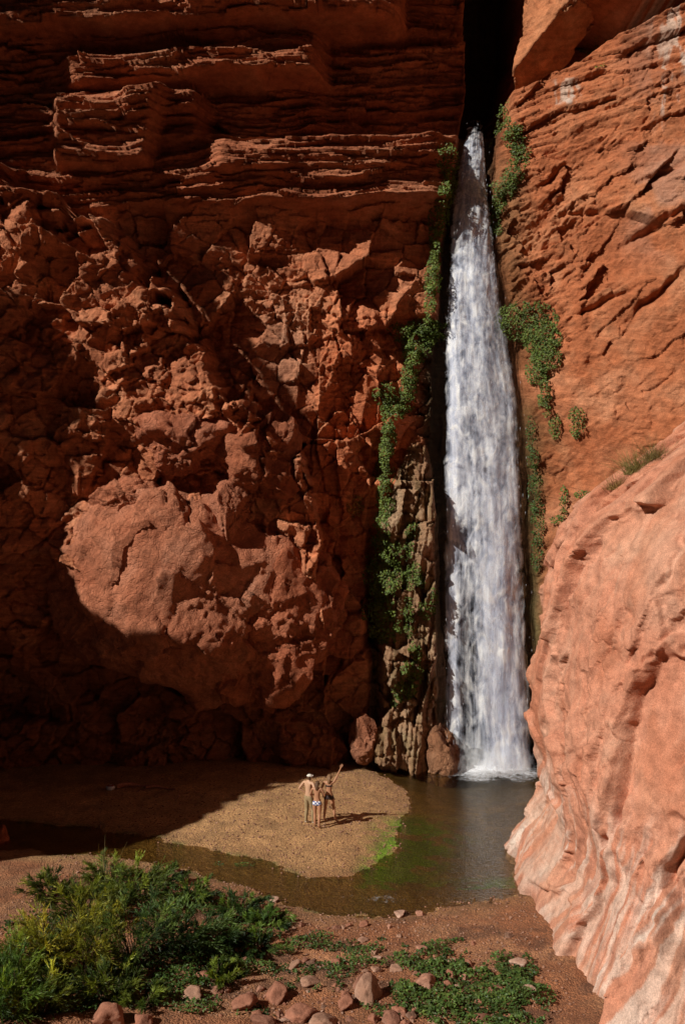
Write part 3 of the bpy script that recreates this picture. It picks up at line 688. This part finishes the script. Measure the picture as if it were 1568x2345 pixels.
def strips(base,direc,length,width,droop,rng,seg=3):
    k=len(base);side=np.cross(direc,rng.normal(size=(k,3)));side/=np.linalg.norm(side,axis=1)[:,None]+1e-9
    rows=[]
    for i in range(seg+1):
        s=i/seg;c=base+direc*(length*s)[:,None];c=c.copy();c[:,2]-=droop*s*s
        w=(width*(1-s*.85))[:,None]*side
        rows+=[c-w,c+w]
    V=np.stack(rows,1).reshape(-1,3);nb=2*(seg+1)
    Fq=np.concatenate([np.arange(k)[:,None]*nb+np.array([[2*i,2*i+1,2*i+3,2*i+2]]) for i in range(seg)])
    return V,Fq,nb
def shrub(x,y,z,Hh,R,label,tintc=(1,1,1),ns=46,lean=(0,0),mat=None,seed=1,name='shrub'):
    r=np.random.default_rng(seed)
    e=add(bpy.data.objects.new(name,None),label=label,cat="shrub");e.location=(x,y,z)
    a=r.random(ns)*2*math.pi;rr=R*np.sqrt(r.random(ns))
    ends=np.stack([rr*np.cos(a)+lean[0],rr*np.sin(a)+lean[1],Hh*(.3+.8*r.random(ns))*(1-.35*(rr/R)**2)],-1)
    b0=np.stack([rr*.12*np.cos(a),rr*.12*np.sin(a),ends[:,2]*0-.1],-1)
    sv=[];sf=[];PT=[];DR=[];SI=[]
    for i in range(ns):
        ts=np.linspace(0,1,9)
        c=b0[i]+(ends[i]-b0[i])*ts[:,None];c[:,2]=b0[i,2]+(ends[i,2]-b0[i,2])*(1-(1-ts)**1.5)
        c+=.05*r.normal(size=c.shape)*ts[:,None]
        for j in range(9):
            w=.016*(1-ts[j]*.8)
            o=len(sv)
            for q_ in range(3):
                an=q_*2.094;sv.append(c[j]+np.array([w*math.cos(an),w*math.sin(an),0]))
            if j<8:
                for q_ in range(3): sf.append([o+q_,o+(q_+1)%3,o+3+(q_+1)%3,o+3+q_])
        nsp=22
        tt=.3+.75*r.random(nsp)**.8
        idx=np.clip(tt*8,0,7.999);i0=idx.astype(int);fr=(idx-i0)[:,None]
        PT.append(c[i0]*(1-fr)+c[np.minimum(i0+1,8)]*fr)
        dr=(c[8]-c[4])+0;dr=dr/np.linalg.norm(dr)
        DR.append(dr*1.2+r.normal(size=(nsp,3))*.38);SI.append(np.full(nsp,r.random()))
    PT=np.concatenate(PT);DR=np.concatenate(DR);DR/=np.linalg.norm(DR,axis=1)[:,None];SI=np.concatenate(SI)
    ksp=len(PT);sl=(.18+.34*r.random(ksp))*min(1.,Hh/1.2)
    nl=12;tt=np.linspace(.08,1,nl)
    pts=(PT[:,None,:]+DR[:,None,:]*(sl[:,None]*tt)[...,None]);pts[...,2]-=(.14*sl[:,None]*tt**2)*2
    pts=pts.reshape(-1,3)
    dd=np.repeat(DR,nl,0)*1.2+r.normal(size=(ksp*nl,3))*.35;dd/=np.linalg.norm(dd,axis=1)[:,None]
    ll=(.05+.06*r.random(ksp*nl))*1.1
    V,Fq,nb=strips(pts,dd,ll,np.full(len(ll),.009),np.full(len(ll),.01),r,seg=1)
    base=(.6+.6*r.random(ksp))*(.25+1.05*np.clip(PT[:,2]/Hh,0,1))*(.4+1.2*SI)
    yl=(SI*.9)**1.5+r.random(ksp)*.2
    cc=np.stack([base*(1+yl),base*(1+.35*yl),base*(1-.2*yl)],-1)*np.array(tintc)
    cc=np.repeat(np.repeat(cc,nl,0),nb,0)
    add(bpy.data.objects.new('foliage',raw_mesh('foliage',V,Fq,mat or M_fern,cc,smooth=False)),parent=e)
    add(bpy.data.objects.new('branch',raw_mesh('branch',np.array(sv),np.array(sf),M_stem)),parent=e)
    return e
SH=[(105,2225,1.3,1.1,(2.5,1.75,.7)),(200,2225,1.5,1.1,(1.7,1.35,.7)),(310,2210,1.6,1.15,(.8,1.,1.0)),(400,2190,1.2,1.0,(.7,.95,1.0)),(490,2170,.8,.9,(.8,1.05,1.)),
    (300,2075,1.1,1.0,(1.1,1.2,.8)),(190,2110,1.0,.9,(1.6,1.4,.7)),(40,2240,1.0,.9,(1.1,1.2,.7)),(20,2330,1.1,.8,(1.,1.3,.7)),(90,2325,.8,.7,(2.,1.7,.7)),(240,2290,.7,.8,(1.2,1.2,.7)),(585,2175,.5,.8,(.8,1.1,.9)),(330,2300,.4,.7,(1.,1.1,.7)),(540,2095,.6,.8,(.8,1.05,.9)),(440,2070,.6,.8,(.9,1.1,.8)),(370,2020,.5,.7,(1.,1.1,.8)),(250,2030,.8,.7,(1.1,1.1,.7)),(120,2060,.7,.7,(1.3,1.2,.7)),(615,2120,.4,.6,(.9,1.2,.9)),(500,2250,.4,.6,(1.1,1.2,.7))]
for i,(px,py,Hh,R,tc) in enumerate(SH):
    x,y,z=Gs(px,py)
    lab="yellowish green feathery shrub growing on the stream bank" if tc[0]>1.5 else ("low dark green feathery shrub on the stream bank" if Hh<1.0 else "tall dark green feathery shrub on the stream bank")
    shrub(x,y,z,Hh,R,lab,tc,ns=24 if Hh<1.0 else 34,seed=40+i)
def tuft(x,y,z,Hh,k,label,mat,name='dry_stalks',spread=.35,w=.008,tc=(1,1,1),cat='plant',seg=4,droop=.1):
    r=np.random.default_rng(int(abs(x*100+y*10)))
    base=np.stack([r.normal(size=k)*.08*spread*3,r.normal(size=k)*.08*spread*3,np.full(k,-.03)],-1)
    d=np.stack([r.normal(size=k)*spread,r.normal(size=k)*spread,np.ones(k)],-1);d/=np.linalg.norm(d,axis=1)[:,None]
    V,Fq,nb=strips(base,d,Hh*(.5+.6*r.random(k)),np.full(k,w),droop*Hh*r.random(k),r,seg)
    g=.6+.7*r.random(k);cc=np.repeat(np.stack([g,g,g],-1)*np.array(tc),nb,0)
    o=add(bpy.data.objects.new(name,raw_mesh(name,V,Fq,mat,cc,smooth=False)),label=label,cat=cat);o.location=(x,y,z);return o
x,y,z=Gs(238,2040);tuft(x,y,z,1.7,9,"tall dry plant stalks beside the stream",M_dry,w=.014,spread=.25)
x,y,z=Gs(165,2060);tuft(x,y,z,1.3,10,"tall dry plant stalks beside the stream",M_dry,w=.012,spread=.4)
from mathutils.bvhtree import BVHTree
bo=[o for o in bpy.data.objects if o.name.startswith('rock_buttress')][0]
bvh=BVHTree.FromObject(bo,bpy.context.evaluated_depsgraph_get())
for (bx,by,hh,kk,tc) in ((8.3,28.2,1.1,420,(.75,.85,.7)),(7.9,28.6,.7,240,(.9,.8,.7)),(8.8,28.0,.9,260,(.7,.75,.7))):
    ht=bvh.ray_cast(Vector((bx,by,30)),Vector((0,0,-1)))
    if ht[0]: tuft(bx,by,ht[0].z,hh,kk,"dry bushy grass clump on pink sandstone",M_dry,name='grass_clump',spread=.65,w=.007,tc=tc,cat='grass',droop=.5)
def cover(regions,label,size=.075,hmax=.22,name='ground_cover',mat=None,th=0.,dens=420,tc=(1,1,1)):
    Cs=[];Cl=[]
    for (px,py,rx,ry) in regions:
        x0,y0=G(px,py);sx_=rx/F*y0;sy_=abs(G(px,py-ry)[1]-G(px,py+ry)[1])/2
        k=int(math.pi*sx_*sy_*dens)
        a=rng.random(k)*2*math.pi;rr=np.sqrt(rng.random(k))
        x=x0+sx_*rr*np.cos(a);y=y0+sy_*rr*np.sin(a)
        nn=f2(x/.45,y/.45,801,4);keep=nn+.55*(1-rr)>th
        x=x[keep];y=y[keep];nn=nn[keep]
        z=ground_h(x,y)[0];z=np.maximum(z,0)+.02+hmax*np.clip(.35+nn*1.3,0.05,1)*rng.random(len(x))**.6
        Cs.append(np.stack([x,y,z],-1))
        g=(.5+.9*rng.random(len(x)))*(.75+1.*np.clip(nn,-.3,.5));yl=rng.random(len(x))*.6
        Cl.append(np.stack([g*(1+yl),g*(1+.2*yl),g],-1))
    C=np.concatenate(Cs);cc=np.concatenate(Cl)*np.array(tc)
    N=np.array([-.1,-.3,.9])+rng.normal(size=C.shape)*.4
    V,Fq=leafquads(C,N,size,rng)
    return add(bpy.data.objects.new(name,raw_mesh(name,V,Fq,mat or M_cress,np.repeat(cc,4,0),smooth=False)),label=label,cat="plants",kind="stuff")
cover([(1090,2270,180,70),(1180,2240,70,55),(1000,2200,100,36),(1110,2330,150,40),(930,2290,60,40)],"bright green broad-leaved plants covering the bank")
cover([(700,2150,70,30),(800,2165,80,18),(870,2140,24,10),(775,2240,44,36),(690,2250,54,30),(640,2225,44,28),(590,2190,60,40),(560,2100,60,40),(480,2060,70,30),(440,2310,70,30),(740,2215,70,20),(880,2310,60,24),(1040,2145,24,8),(960,2160,70,12),(840,2200,60,16),(600,2320,60,24)],"sparse low green plants among stones",th=.05,dens=330,hmax=.18,size=.065,tc=(.9,.9,.9))
cover([(60,2290,120,80),(200,2280,120,60),(400,2230,140,60),(500,2180,100,60),(130,2140,120,40),(330,2050,130,30),(50,2340,90,30)],"low green undergrowth beneath the shrubs",th=-.15,dens=330,hmax=.3,size=.07,tc=(.6,.7,.6))
cover([(503,1958,14,5),(560,1960,30,4)],"tiny green plants at the water edge",th=-.2,hmax=.06,size=.05)

# ---------------------------------------------------------------- stones
stones=[boulder_mesh('stone_shape',(1,.85,.7),M_stone,60+i,sub=4,planes=10,cut=(.5,.9),facet=.1,fs=.6,amp=.05,tintc=tt) for i,tt in enumerate([(.9,.85,.82),(.7,.54,.5),(1.15,1.2,1.25),(.85,.62,.55),(.5,.46,.44),(1.,.84,.8)])]
NB=[(846,2258,38,52,0),(632,2268,38,28,3),(975,2245,38,24,5),(250,2315,50,40,3),(1108,2332,34,16,1),(470,2232,34,16,3),(1185,2200,20,14,2),(915,2082,22,12,2),(962,2085,16,8,5),(710,2245,26,14,0),(770,2205,22,11,3),(672,2208,24,12,0),(968,2172,24,10,5),(790,2290,28,22,3),(560,2290,40,24,3),(1210,2262,20,16,2),(620,2055,18,7,2),(395,1990,28,10,4),(400,2045,44,14,3),(830,2150,14,8,0),(690,2315,46,26,3),(905,2215,18,11,0),(860,2190,14,8,2),(745,2332,44,20,0),(330,2335,34,20,3),(1140,2255,10,8,2),(520,2150,24,10,3),(1030,2290,18,14,5),(440,2275,34,18,0),(610,2335,36,18,1),(890,2325,30,16,1),(1000,2335,26,12,0)]
lab={0:"pale brown angular stone on the stream bank",1:"reddish stone lying on the stream bank",2:"whitish stone at the water edge",3:"red-brown stone lying on the stream bank",4:"dark wet stone in the stream",5:"pinkish stone on the stream bank"}
def put_stone(px,py,rx,rz,k,grp=None):
    x,y,z=Gs(px,py+rz*.6);s=y/F
    o=add(bpy.data.objects.new('stone',stones[k]),label=lab[k],cat="stone",group=grp or "stones scattered along the stream bank")
    o.location=(x,y,z+rz*s*.3);o.scale=(rx*s,rx*s*.9,rz*s*1.2);o.rotation_euler=(random.uniform(-.25,.25),random.uniform(-.25,.25),random.uniform(0,6.28))
for q_ in NB: put_stone(*q_)
cnt=0
while cnt<262:
    px=random.uniform(340,1225);py=2110+235*random.random()**.8
    if n2(np.array([px/90.]),np.array([py/50.]),930)[0]<random.uniform(-.7,.5): continue
    s=random.choice([2.5,3,3,4,5,6,8,10,14,18])*random.uniform(.8,1.2)
    if px<560 and random.random()<.6: continue
    x_,y_,z_=Gs(px,py)
    if gz1(x_,y_)<.03: continue
    put_stone(px,py,s,s*random.uniform(.45,.8),random.choice([0,0,1,1,3,3,3,5,2,4]));cnt+=1
kp=9000
x=rng.uniform(-9,5.2,kp);y=rng.uniform(21,42,kp);hh,sd=ground_h(x,y);kk=(sd<.3);x=x[kk];y=y[kk];hh=hh[kk]
rp_=.012+.03*rng.random(len(x))**2
V0,F0=ico(1)
VP=(V0[None]*(rp_[:,None,None]*np.array([1.1,1,.65]))*(1+.25*rng.normal(size=(len(x),len(V0),1))*.5)+np.stack([x,y,hh+rp_*.3],-1)[:,None]).reshape(-1,3)
FP=(F0[None]+(np.arange(len(x))*len(V0))[:,None,None]).reshape(-1,3)
pc_=np.repeat((.5+.5*rng.random(len(x)))[:,None]*np.array([[.95,.85,.8]]),len(V0),0)
add(bpy.data.objects.new('pebbles',raw_mesh('pebbles',VP,FP,M_stone,pc_)),label="small pebbles spread over gravel and sand",cat="pebbles",kind="stuff")

# ---------------------------------------------------------------- people
M_skin=plain_mat('tanned_skin',(.42,.21,.12),.5,.06,8,.02)
M_skin2=plain_mat('light_skin',(.52,.31,.20),.5,.06,8,.02)
M_brown=plain_mat('brown_hair',(.10,.05,.025),.6,.3,40,.3)
M_blond=plain_mat('light_brown_hair',(.20,.11,.055),.6,.3,40,.3)
M_cap=plain_mat('white_cotton',(.72,.68,.62),.8,.08)
M_khaki=plain_mat('khaki_cotton',(.30,.22,.12),.85,.15,12,.3)
M_darkb=plain_mat('dark_swim_fabric',(.045,.03,.03),.6,.1)
M_eye=plain_mat('dark_eye',(.03,.02,.015),.3,.1)
M_lip=plain_mat('lip',(.42,.15,.12),.5,.1)
t=NT('checked_blue_white');Pn=t.n('ShaderNodeTexCoord').outputs['Object'];ch=t.n('ShaderNodeTexChecker');ch.inputs['Scale'].default_value=16
ch.inputs['Color1'].default_value=(.75,.76,.8,1);ch.inputs['Color2'].default_value=(.05,.09,.32,1);t.l(Pn,ch.inputs['Vector'])
b=t.n('ShaderNodeBsdfPrincipled');b.inputs['Roughness'].default_value=.8;t.l(ch.outputs[0],b.inputs['Base Color']);t.l(b.outputs[0],t.out.inputs[0]);M_check=t.m
dg=bpy.context.evaluated_depsgraph_get
def skinned(name,verts,edges,rad,roots,mat,sub=2):
    me=bpy.data.meshes.new(name);me.from_pydata([tuple(q_) for q_ in verts],edges,[])
    o=bpy.data.objects.new(name,me);coll.objects.link(o)
    md_=o.modifiers.new('Skin','SKIN')
    for i,q_ in enumerate(me.skin_vertices[0].data):
        r=rad[i];q_.radius=(r,r) if not hasattr(r,'__len__') else r
        q_.use_root=i in roots
    sb=o.modifiers.new('Sub','SUBSURF');sb.levels=sub;sb.render_levels=sub
    ev=o.evaluated_get(dg());m2=bpy.data.meshes.new_from_object(ev)
    bpy.data.objects.remove(o);m2.name=name;m2.materials.clear();m2.materials.append(mat)
    m2.polygons.foreach_set('use_smooth',np.ones(len(m2.polygons),bool))
    return m2
def seg_d(Pt,a,b):
    a=np.array(a);b=np.array(b);e=b-a;t_=np.clip(((Pt-a)@e)/(e@e),0,1);return np.linalg.norm(Pt-a-t_[:,None]*e,axis=1)
def shell(name,me,maskv,off,mat,parent):
    co=np.zeros(len(me.vertices)*3);me.vertices.foreach_get('co',co);co=co.reshape(-1,3)
    no=np.zeros(len(me.vertices)*3);me.vertices.foreach_get('normal',no);no=no.reshape(-1,3)
    fs=[list(f.vertices) for f in me.polygons if all(maskv[v_] for v_ in f.vertices)]
    if not fs: return None
    ids=sorted({v_ for f in fs for v_ in f});mp={v_:i for i,v_ in enumerate(ids)}
    m3=bpy.data.meshes.new(name)
    m3.from_pydata([tuple(q_) for q_ in co[ids]+no[ids]*off],[],[[mp[v_] for v_ in f] for f in fs]);m3.materials.append(mat)
    m3.polygons.foreach_set('use_smooth',np.ones(len(fs),bool))
    o=bpy.data.objects.new(name,m3);coll.objects.link(o);o.parent=parent
    s=o.modifiers.new('Thick','SOLIDIFY');s.thickness=.008;s.offset=-1
    return o
def person(loc,heading,Hh,arms,legs,skin,hair,label,clothes,female=False,hat=False,headtilt=(0,.02),lean=0.,hairlen=.0):
    J={};hw=.052 if female else .05;sw=.10 if female else .112
    J['pel']=(0,0,.53);J['sp']=(0,.0,.61);J['ch']=(0,lean*.5,.72);J['up']=(0,lean,.795);J['nk']=(0,lean+.004,.845)
    hx_,hy_=headtilt
    J['jaw']=(hx_*.5,lean+.022+hy_*.5,.885);J['sk']=(hx_,lean+.004+hy_*.3,.925);J['tp']=(hx_*1.3,lean-.002,.955)
    J['nose']=(hx_,lean+.066+hy_,.905)
    V=[];R=[];Ed=[];ix={};roots=[]
    def ad(k,r,par=None):
        ix[k]=len(V);V.append(J[k]);R.append(r)
        if par: Ed.append((ix[par],ix[k]))
    ad('pel',(.078,.062) if not female else (.084,.064));roots.append(0)
    ad('sp',.062 if not female else .055,'pel');ad('ch',(.082,.060) if not female else (.07,.055),'sp');ad('up',(.07,.048) if not female else (.058,.042),'ch');ad('nk',.03 if not female else .025,'up')
    ad('jaw',.040,'nk');ad('sk',.050,'jaw');ad('tp',.036,'sk')
    ad('nose',.007,'jaw')
    for s,k in ((-1,'l'),(1,'r')):
        el_,wr,hd=arms[k]
        J['sh'+k]=(s*sw,lean-.003,.805);J['el'+k]=el_;J['wr'+k]=wr
        wrv=np.array(wr);hdv=np.array(hd,float);hdv/=np.linalg.norm(hdv);J['pm'+k]=tuple(wrv+hdv*.038)
        ad('sh'+k,.033 if not female else .027,'up');
        J['ua'+k]=tuple(.5*(np.array(J['sh'+k])+np.array(el_)));ad('ua'+k,.029 if not female else .024,'sh'+k)
        ad('el'+k,.023 if not female else .019,'ua'+k);
        J['fa'+k]=tuple(.65*np.array(el_)+.35*wrv);ad('fa'+k,.023 if not female else .019,'el'+k)
        ad('wr'+k,.0145,'fa'+k);ad('pm'+k,(.020,.013),'wr'+k)
        kn,an,toe=legs[k]
        J['hp'+k]=(s*hw,0,.50);J['kn'+k]=kn;J['an'+k]=an;J['toe'+k]=toe
        J['th'+k]=tuple(.5*(np.array(J['hp'+k])+np.array(kn)));J['cf'+k]=tuple(.65*np.array(kn)+.35*np.array(an)+np.array([0,-.008,0]))
        ad('hp'+k,.056,'pel');ad('th'+k,.046,'hp'+k);ad('kn'+k,.031,'th'+k);ad('cf'+k,.032,'kn'+k);ad('an'+k,.019,'cf'+k);
        J['bl'+k]=tuple(.45*np.array(an)+.55*np.array(toe)+np.array([0,0,-.006]));ad('bl'+k,.021,'an'+k);ad('toe'+k,.013,'bl'+k)
    for s,k in ((-1,'l'),(1,'r')):
        _,wr,hd=arms[k];wrv=np.array(wr);hdv=np.array(hd,float);hdv/=np.linalg.norm(hdv)
        side=np.cross(hdv,[0,1,.2]);side/=np.linalg.norm(side);nrm=np.cross(side,hdv)
        for f_i,(o_,ln_) in enumerate(((-.014,.036),(-.005,.043),(.005,.046),(.014,.041))):
            b0=wrv+hdv*.030+side*o_;b1=wrv+hdv*.058+side*o_*1.15;b2=b1+(hdv*.92+nrm*.25)*ln_*.5;b3=b2+(hdv*.8+nrm*.55)*ln_*.45
            i0=len(V);roots.append(i0);V+= [b0,b1,b2,b3];R+=[.0052,.0052,.0048,.004];Ed+=[(i0,i0+1),(i0+1,i0+2),(i0+2,i0+3)]
        b0=wrv+hdv*.012+side*.010;b1=wrv+hdv*.028+side*.027;b2=b1+(hdv*.8+side*.4)*.022;b3=b2+hdv*.016
        i0=len(V);roots.append(i0);V+=[b0,b1,b2,b3];R+=[.006,.0062,.0055,.0045];Ed+=[(i0,i0+1),(i0+1,i0+2),(i0+2,i0+3)]
    V=[tuple(np.array(q_)*Hh) for q_ in V];R=[(r[0]*Hh,r[1]*Hh) if hasattr(r,'__len__') else r*Hh for r in R]
    me=skinned('person',V,Ed,R,set(roots),skin)
    co=np.zeros(len(me.vertices)*3);me.vertices.foreach_get('co',co);co=co.reshape(-1,3)
    zmin=co[:,2].min();body=bpy.data.objects.new('person',me);add(body,label=label,cat="person")
    body.location=(loc[0],loc[1],loc[2]-zmin-.005);body.rotation_euler=(0,0,heading)
    c=co/Hh
    dl_=np.minimum.reduce([seg_d(c,J['hp'+k],J['kn'+k]) for k in 'lr']+[seg_d(c,J['kn'+k],J['an'+k]) for k in 'lr']+[seg_d(c,J['pel'],J['sp'])])
    dt=np.minimum(seg_d(c,J['pel'],J['ch']),seg_d(c,J['ch'],J['up']))
    da=np.minimum.reduce([seg_d(c,J['el'+k],J['wr'+k])*1.6 for k in 'lr']+[seg_d(c,J['sh'+k],J['el'+k])*1.6 for k in 'lr']+[seg_d(c,J['wr'+k],J['pm'+k]) for k in 'lr'])
    dh=np.minimum(seg_d(c,J['jaw'],J['sk']),seg_d(c,J['sk'],J['tp']))
    z=c[:,2]
    for cl in clothes:
        if cl=='trousers': shell('trousers',me,(np.minimum(dl_,dt)<da)&(z<.575)&(z>.05),.013,M_khaki,body)
        if cl=='belt': shell('belt',me,(dt<da*.95)&(z<.59)&(z>.565),.017,M_stem,body)
        if cl=='check_bottom': shell('bikini_bottom',me,(np.minimum(dl_,dt)<da)&(z<.565)&(z>.46+.1*np.clip(np.abs(c[:,0])-.04,0,.1)*4),.009,M_check,body)
        if cl=='dark_bottom': shell('bikini_bottom',me,(np.minimum(dl_,dt)<da)&(z<.555)&(z>.455),.009,M_darkb,body)
        if cl=='dark_top': shell('bikini_top',me,(dt<da*.9)&(z<.765)&(z>.715),.009,M_darkb,body)
        if cl=='check_top': shell('bikini_top',me,(dt<da*.9)&(z<.735)&(z>.715),.007,M_check,body)
        if cl=='boots':
            for k in 'lr':
                shell('shoe',me,(z<.06)&(seg_d(c,J['an'+k],J['toe'+k])<.05),.008,M_cap,body)
    ycent=J['sk'][1]
    hm=(dh<.085)&((c[:,1]<ycent+.012)|(z>J['sk'][2]+.022))&(z>.865)
    shell('hair',me,hm,.014 if not hat else .006,hair,body)
    if hairlen>0:
        hv=[(J['sk'][0],ycent-.035,.925),(J['sk'][0]*.6,ycent-.05,.88),(0,lean-.048,.84),(0,lean-.056,.84-hairlen)]
        m4=skinned('hair',[tuple(np.array(q_)*Hh) for q_ in hv],[(0,1),(1,2),(2,3)],[(.042*Hh,.02*Hh),(.045*Hh,.02*Hh),(.04*Hh,.018*Hh),(.02*Hh,.012*Hh)],{0},hair)
        o=bpy.data.objects.new('hair',m4);coll.objects.link(o);o.parent=body
    if hat:
        shell('hat',me,(dh<.09)&(z>J['sk'][2]+.006),.024,M_cap,body)
        V0,F0=ico(3);Q=V0*np.array([.066,.072,.008])*Hh+np.array([J['sk'][0],ycent+.022,J['sk'][2]+.012])*Hh
        o=bpy.data.objects.new('hat_brim',raw_mesh('hat_brim',Q,F0,M_cap));coll.objects.link(o);o.parent=body
    V0,F0=ico(2)
    for s in (-1,1):
        Q=V0*.0075*Hh+np.array([J['sk'][0]+s*.019,ycent+.046+headtilt[1]*.7,.916])*Hh
        o=bpy.data.objects.new('eye',raw_mesh('eye',Q,F0,M_eye));coll.objects.link(o);o.parent=body
        Q=V0*np.array([.006,.013,.017])*Hh+np.array([J['sk'][0]+s*.052,ycent+.004,.91])*Hh
        o=bpy.data.objects.new('ear',raw_mesh('ear',Q,F0,skin));coll.objects.link(o);o.parent=body
    Q=V0*np.array([.014,.005,.0045])*Hh+np.array([J['jaw'][0],J['jaw'][1]+.040,.877])*Hh
    o=bpy.data.objects.new('mouth',raw_mesh('mouth',Q,F0,M_lip));coll.objects.link(o);o.parent=body
    return body
def std_leg(s,dx=0,dy=0,kb=0): return ((s*.055+dx*.5,.012+kb+dy*.5,.285),(s*.055+dx,dy-.01,.045),(s*.065+dx,dy+.085,.018))
def feet(px,py):
    x,y,z=Gs(px,py);return (x,y,z)
person(feet(707,1886),math.radians(-38),1.78,
   {'l':((-.205,-.05,.67),(-.112,.035,.585),(.6,.5,-.5)),'r':((.205,-.05,.67),(.112,.035,.585),(-.6,.5,-.5))},
   {'l':std_leg(-1,-.01,0),'r':std_leg(1,.02,.05,.01)},M_skin2,M_brown,
   "shirtless person in white hat and khaki trousers, hands on hips",['trousers','belt','boots'],hat=True,headtilt=(.01,.0))
person(feet(726,1894),math.radians(-12),1.64,
   {'l':((-.16,.03,.66),(-.06,.12,.66),(.8,.3,.1)),'r':((.16,.03,.65),(.07,.12,.70),(-.6,.4,.5))},
   {'l':std_leg(-1,.01,0),'r':std_leg(1,.0,-.07,.01)},M_skin,M_brown,
   "tanned person in checked blue and white swimsuit, arms folded",['check_bottom','check_top'],female=True,hairlen=.06,lean=.0)
person(feet(753,1880),math.radians(-10),1.70,
   {'l':((-.15,-.03,.665),(-.13,.03,.54),(.1,.35,-.9)),'r':((.172,.03,.945),(.235,.04,1.085),(.4,.08,.9))},
   {'l':std_leg(-1,-.045,.0),'r':std_leg(1,.09,-.02)},M_skin,M_blond,
   "person in dark swimsuit pointing up with raised arm",['dark_bottom','dark_top'],female=True,hairlen=.05,headtilt=(.012,.0))

# ---------------------------------------------------------------- beach things
def log(px,py,length,r,rot,label):
    x,y,z=Gs(px,py);k=24;mm_=10
    tt=np.linspace(0,1,k);aa=np.linspace(0,2*math.pi,mm_,endpoint=False)
    TT,AA=np.meshgrid(tt,aa,indexing='ij');rr=r*(1-.5*TT)*(1+.25*f2(TT*6,AA,901,3))
    Q=np.stack([TT*length,rr*np.cos(AA)+.15*np.sin(TT*4),rr*np.sin(AA)+r+.04*np.sin(TT*7)],-1).reshape(-1,3)
    fs=[[i*mm_+j,i*mm_+(j+1)%mm_,(i+1)*mm_+(j+1)%mm_,(i+1)*mm_+j] for i in range(k-1) for j in range(mm_)]
    fs+= [[0,mm_-1-0,2,1]]
    o=add(bpy.data.objects.new('driftwood_log',raw_mesh('driftwood_log',Q,np.array(fs),plain_mat('driftwood',(.36,.16,.11),.9,.3,14,.5))),label=label,cat="driftwood")
    o.location=(x,y,z);o.rotation_euler=(0,0,rot)
log(270,1806,1.4,.09,.1,"reddish weathered driftwood log lying on gravel")
log(335,1806,1.2,.06,-.15,"thin weathered driftwood branch lying on gravel")
x,y,z=Gs(253,1808)
M_bag=plain_mat('pale_canvas',(.65,.7,.8),.8,.1);M_strap=plain_mat('red_strap',(.3,.06,.04),.7,.1)
bag=add(bpy.data.objects.new('bag',boulder_mesh('bag',(.17,.13,.10),M_bag,77,sub=4,planes=6,cut=(.85,.95),facet=.01,fs=.3,amp=.05)),label="small pale canvas bag with red flap lying on gravel",cat="bag")
bag.location=(x,y,z+.08)
aa=np.linspace(0,math.pi,14);sv=[]
for a_ in aa:
    for w_ in (-.015,.015): sv.append((.12*math.cos(a_),w_,.07+.1*math.sin(a_)))
o=bpy.data.objects.new('strap',raw_mesh('strap',np.array(sv),np.array([[2*i,2*i+1,2*i+3,2*i+2] for i in range(13)]),M_strap));coll.objects.link(o);o.parent=bag
fv=boulder_mesh('flap',(.13,.1,.03),M_strap,78,sub=3,planes=4,cut=(.85,.95),facet=.01,fs=.3)
o=bpy.data.objects.new('flap',fv);coll.objects.link(o);o.parent=bag;o.location=(0,-.02,.085)

# ---------------------------------------------------------------- light, sky, camera
w=bpy.data.worlds.new("World");scene.world=w;w.use_nodes=True;nt=w.node_tree
bg=nt.nodes['Background'];sk_=nt.nodes.new('ShaderNodeTexSky');sk_.sky_type='NISHITA';sk_.sun_disc=False
sk_.sun_elevation=E;sk_.sun_rotation=math.atan2(-L[0],-L[1])
nt.links.new(sk_.outputs[0],bg.inputs[0]);bg.inputs[1].default_value=.004
sl=bpy.data.lights.new('sun','SUN');sl.energy=5;sl.angle=math.radians(.4);sl.color=(1,.93,.82)
so=bpy.data.objects.new('sun',sl);coll.objects.link(so);so.rotation_euler=Vector(L).to_track_quat('-Z','Y').to_euler();so.location=(-30,-20,40)
cam=bpy.data.cameras.new('camera');cam.sensor_fit='VERTICAL';cam.sensor_height=36;cam.lens=35;cam.clip_end=600
co_=bpy.data.objects.new('camera',cam);coll.objects.link(co_);co_.location=(0,0,CH);co_.rotation_euler=(math.radians(90),0,0)
scene.camera=co_
scene.view_settings.view_transform='Standard';scene.view_settings.look='None';scene.view_settings.exposure=0
